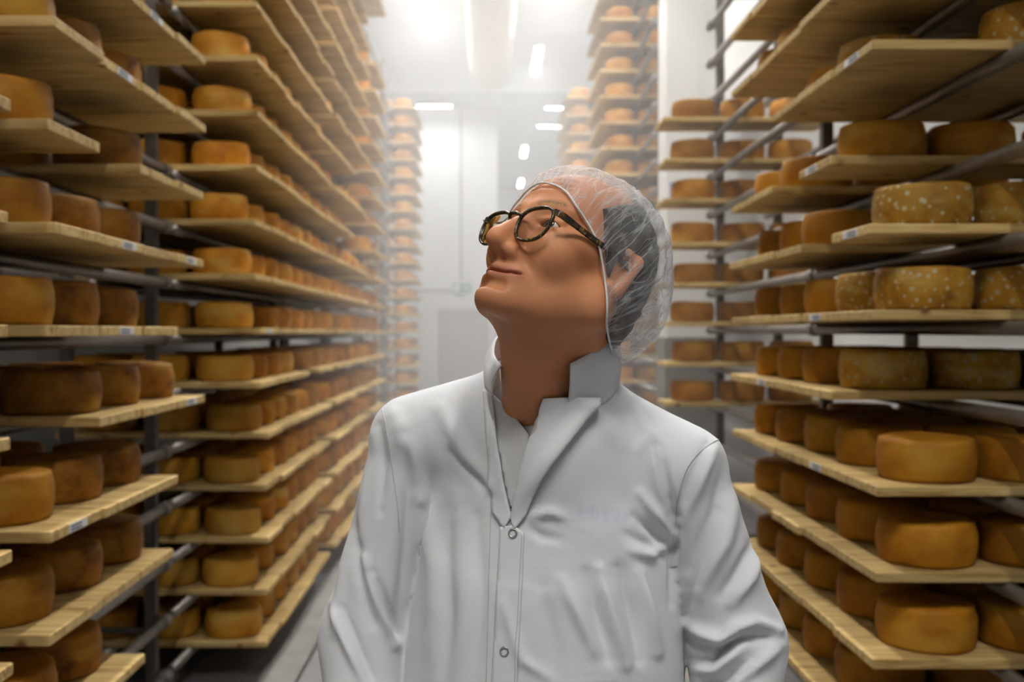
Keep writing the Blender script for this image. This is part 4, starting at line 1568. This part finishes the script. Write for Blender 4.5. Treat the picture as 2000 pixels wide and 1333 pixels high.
def shirt_sdf(P):
    d = smin(trunk_sdf(P, -0.002), rcone(P, (0.082, 1.348, EYE - 0.150), (0.085, 1.378, EYE - 0.085), 0.070, 0.058), 0.05)
    d = np.maximum(d, 1.0 - P[..., 2])
    return np.maximum(d, -rcone(P, (0.062, 1.300, EYE - 0.068), (0.096, 1.395, EYE + 0.0), 0.040, 0.085))


sV, sF = mesh_sdf(shirt_sdf, (-0.20, 1.20, 0.98), (0.36, 1.55, 1.57), 0.0055)
sh = child('undershirt', relax(sV, sF, 2, 0.5), sF, M['shirt'])
sh['label'] = 'white round-neck undershirt showing in the collar gap'

from mathutils.geometry import delaunay_2d_cdt


def sheet(name, poly, mat, off, thick=0.0022, step=6.0, f=coat_full, parent=None, folds=True):
    """A piece of cloth lying on the coat: outline in photo pixels, off(u, v) metres proud of the coat."""
    pts = []
    n = len(poly)
    for i in range(n):
        a, b = np.array(poly[i], float), np.array(poly[(i + 1) % n], float)
        m = max(1, int(np.linalg.norm(b - a) / step))
        for j in range(m):
            pts.append(tuple(a + (b - a) * j / m))
    nb = len(pts)
    P = np.array(poly, float)
    gx, gy = np.meshgrid(np.arange(P[:, 0].min(), P[:, 0].max(), step), np.arange(P[:, 1].min(), P[:, 1].max(), step))
    g = np.stack([gx.ravel(), gy.ravel()], 1)
    g = g[poly_sdf(g[:, 0], g[:, 1], poly) < -0.45 * step]
    allp = [Vector(p) for p in pts] + [Vector(p) for p in g]
    vv, ee, ff, *_ = delaunay_2d_cdt(allp, [(i, (i + 1) % nb) for i in range(nb)], [], 1, 1e-4)
    uv = np.array([tuple(p) for p in vv])
    X = front_hit(uv[:, 0], uv[:, 1], f)
    Nn = grad(f, X.astype(np.float32), 0.006)
    o = off(uv[:, 0], uv[:, 1])
    if folds:
        o = o + fold_at(uv[:, 0], uv[:, 1]) * np.clip(-Nn[:, 1] * 1.6, 0, 1)
    top = X + Nn * (o + thick)[:, None]
    bot = X + Nn * o[:, None]
    V = np.concatenate([top, bot])
    k = len(top)
    F = []
    edge = {}
    for t in ff:
        t = list(t)
        for i in range(3):
            e = (t[i], t[(i + 1) % 3])
            edge[e] = edge.get(e, 0) + 1
    # orientation: outward faces toward the camera
    for t in ff:
        a, b, c = (top[i] for i in t)
        w = np.cross(b - a, c - a)
        t = list(t)
        if w[1] > 0:
            t = t[::-1]
        F.append(tuple(t))
        F.append(tuple(i + k for i in t[::-1]))
    for (a, b) in list(edge):
        if (b, a) not in edge:
            F.append((a, b, b + k, a + k))
    o_ = child(name, V, F, mat, parent or coat, True)
    nt2 = 2 * len(ff)
    o_.data.polygons.foreach_set('use_smooth', [i < nt2 for i in range(len(F))])
    return o_


const = lambda c: (lambda u, v: np.full(u.shape, c))
# inner garment panel with its own slanted edge, under the open front
sheet('inner_panel', [(955, 762), (985, 792), (1006, 815), (1028, 847), (1022, 900), (1012, 940), (1000, 990), (994, 998), (980, 940), (966, 860), (958, 800)], M['shirt'], lambda u, v: -0.008 + 0.004 * np.clip((1028 - u) / 60, 0, 1))
# front facing strip along the opening
sheet('facing_strip', [(944, 762), (961, 768), (966, 800), (972, 868), (984, 940), (1000, 1010), (985, 1034), (962, 1000), (956, 900), (951, 850)], M['coat'], const(0.0012))
# lapel turned half open
lap = [(1061, 779), (1112, 776), (1166, 776), (1156, 796), (1128, 840), (1095, 884), (1062, 930), (1044, 968), (1028, 1008), (1005, 1036), (998, 1012), (1006, 975), (1013, 937), (1024, 892), (1034, 856), (1047, 843), (1054, 800)]
sheet('lapel', lap, M['coat'], lambda u, v: 0.0015 + 0.012 * np.clip(-(u - 1062 - (930 - v) * 0.70) / 60 + 0.55, 0, 1) * np.clip((1010 - v) / 120, 0, 1) * np.clip((v - 770) / 20, 0.3, 1) * np.exp(-((u - 1062 - (930 - v) * 0.70) / 26) ** 2), thick=0.0026, step=5, f=lambda P: smin(coat_full(P), rcone(P, (0.082, 1.345, EYE - 0.16), (0.088, 1.347, EYE - 0.02), 0.080, 0.080), 0.012))
# button placket down the front
plk = [(978, 1030), (1003, 1026), (1024, 1040), (1021, 1120), (1016, 1240), (1010, 1340), (1004, 1460), (957, 1460), (961, 1340), (967, 1240), (973, 1120)]
placket = sheet('placket', plk, M['coat'], const(0.0008), thick=0.0026)
SEAMS = [[(958, 1000), (946, 1460)], [(1020, 1046), (1000, 1460)], [(1404, 860), (1372, 878), (1340, 920), (1322, 985), (1314, 1060)], [(746, 798), (756, 850), (767, 920), (776, 985), (780, 1040)]]
for a in SEAMS:
    uvp = catmull(np.array(a, float), 60)
    us_, vs_ = uvp[:, 0], uvp[:, 1]
    a = a[0]
    X = front_hit(us_, vs_, coat_full)
    Nn = grad(coat_full, X.astype(np.float32), 0.006)
    X = X + Nn * (fold_at(us_, vs_) * np.clip(-Nn[:, 1] * 1.6, 0, 1) + (0.0034 if 1000 < a[0] < 1100 else 0.0004))[:, None]
    tv, tf = tube_data([Vector(x) for x in X], 0.0006, 5)
    child('stitched_seam', np.array(tv), tf, M['stitch'], coat)
# snap fasteners
for (su, sv_) in ((1003, 1042), (987, 1272)):
    X = front_hit([su], [sv_], coat_full)[0]
    Nn = grad(coat_full, X[None].astype(np.float32), 0.006)[0]
    X = X + Nn * (float(fold_at(np.array([float(su)]), np.array([float(sv_)]))[0]) + 0.0042)
    q = Vector((0, 0, 1)).rotation_difference(Vector(Nn)).to_matrix()
    V, F = [], []
    for i in range(24):
        for j in range(8):
            a, b = 2 * math.pi * i / 24, 2 * math.pi * j / 8
            V.append(tuple(Vector(X) + q @ Vector(((0.0050 + 0.0011 * math.cos(b)) * math.cos(a), (0.0050 + 0.0011 * math.cos(b)) * math.sin(a), 0.0011 * math.sin(b)))))
    F = [(i * 8 + j, ((i + 1) % 24) * 8 + j, ((i + 1) % 24) * 8 + (j + 1) % 8, i * 8 + (j + 1) % 8) for i in range(24) for j in range(8)]
    child('snap_button', np.array(V), F, M['snap'], coat)
# stand-up collar
base = [(960, 772, 1.262), (946, 752, 1.315), (958, 715, 1.385), (1010, 690, 1.440), (1085, 680, 1.462), (1160, 690, 1.440), (1204, 745, 1.380), (1200, 775, 1.325), (1165, 798, 1.292), (1108, 802, 1.272)]
topc = [(978, 715, 1.268), (962, 690, 1.318), (972, 655, 1.385), (1015, 640, 1.445), (1085, 636, 1.468), (1165, 640, 1.445), (1203, 650, 1.335), (1194, 664, 1.285), (1160, 686, 1.260), (1114, 711, 1.240)]
A = catmull([P_(*p) for p in base], 60)
Bc = catmull([P_(*p) for p in topc], 60)
nw = 9
out_, inn = [], []
cen = np.array((0.085, 1.37, 0))
for i in range(60):
    for j in range(nw):
        t = j / (nw - 1)
        p = A[i] + (Bc[i] - A[i]) * t
        r = p - cen
        r[2] = 0
        r /= np.linalg.norm(r)
        p = p + r * (0.006 * math.sin(math.pi * t))
        out_.append(p)
        inn.append(p - r * 0.0028)
V = np.array(out_ + inn)
k = len(out_)
F = []
for i in range(59):
    for j in range(nw - 1):
        a = i * nw + j
        F.append((a, a + nw, a + nw + 1, a + 1))
        F.append((a + k, a + 1 + k, a + nw + 1 + k, a + nw + k))
    F.append((i * nw + nw - 1, (i + 1) * nw + nw - 1, (i + 1) * nw + nw - 1 + k, i * nw + nw - 1 + k))
    F.append((i * nw, i * nw + k, (i + 1) * nw + k, (i + 1) * nw))
for i in (0, 59):
    for j in range(nw - 1):
        a = i * nw + j
        F.append((a, a + 1, a + 1 + k, a + k) if i == 0 else (a, a + k, a + 1 + k, a + 1))
cl_ = child('collar', V, F, M['coat'], coat)
nq = 59 * (2 * (nw - 1) + 2)
cl_.data.polygons.foreach_set('use_smooth', [i < nq and (i % (2 * (nw - 1) + 2)) < 2 * (nw - 1) for i in range(len(F))])
cl_['label'] = 'white turned-up coat collar'


# ---------------------------------------------------------------- trousers and boots
def trousers_sdf(P):
    d = np.full(P.shape[0], 1.0, np.float32)
    for h, kn, an in zip(HIPS, KNEE, ANK):
        d = smin(d, rcone(P, h, kn, 0.100, 0.078), 0.03)
        d = smin(d, rcone(P, kn, an + np.array((0, 0, 0.09)), 0.078, 0.068), 0.012)
    return np.maximum(d, 0.15 - P[..., 2])


V, F = mesh_sdf(trousers_sdf, (-0.14, 1.24, 0.14), (0.32, 1.52, 1.06), 0.011)
child('trousers', relax(V, F, 1), F, M['trousers'])
for an in ANK:
    def boot_sdf(P):
        d = rcone(P, an + np.array((0, 0.012, 0.13)), an + np.array((0, 0.02, -0.03)), 0.058, 0.052)
        d = smin(d, rcone(P, an + np.array((0, 0.0, -0.030)), an + np.array((0.0, -0.17, -0.038)), 0.052, 0.045), 0.03)
        return np.maximum(d, 0.001 - P[..., 2])
    V, F = mesh_sdf(boot_sdf, tuple(an + np.array((-0.08, -0.25, -0.09))), tuple(an + np.array((0.08, 0.10, 0.21))), 0.008)
    child('boot', relax(V, F, 1), F, M['boot'])

# ---------------------------------------------------------------- haze down the aisle
m, nt, out = new_mat('white mist')
vs = nd(nt, 'ShaderNodeVolumeScatter', Density=HAZE, Anisotropy=0.25)
vs.inputs['Color'].default_value = (0.97, 0.98, 1.0, 1)
lk(nt, vs, 0, out, 'Volume')
hz = link('haze', box_mesh('haze', -2.49, 2.49, 5.0, 22.9, 0.02, CZ - 0.02, m))
tag(hz, 'thin white mist hanging in the far aisle', 'haze', kind='stuff')
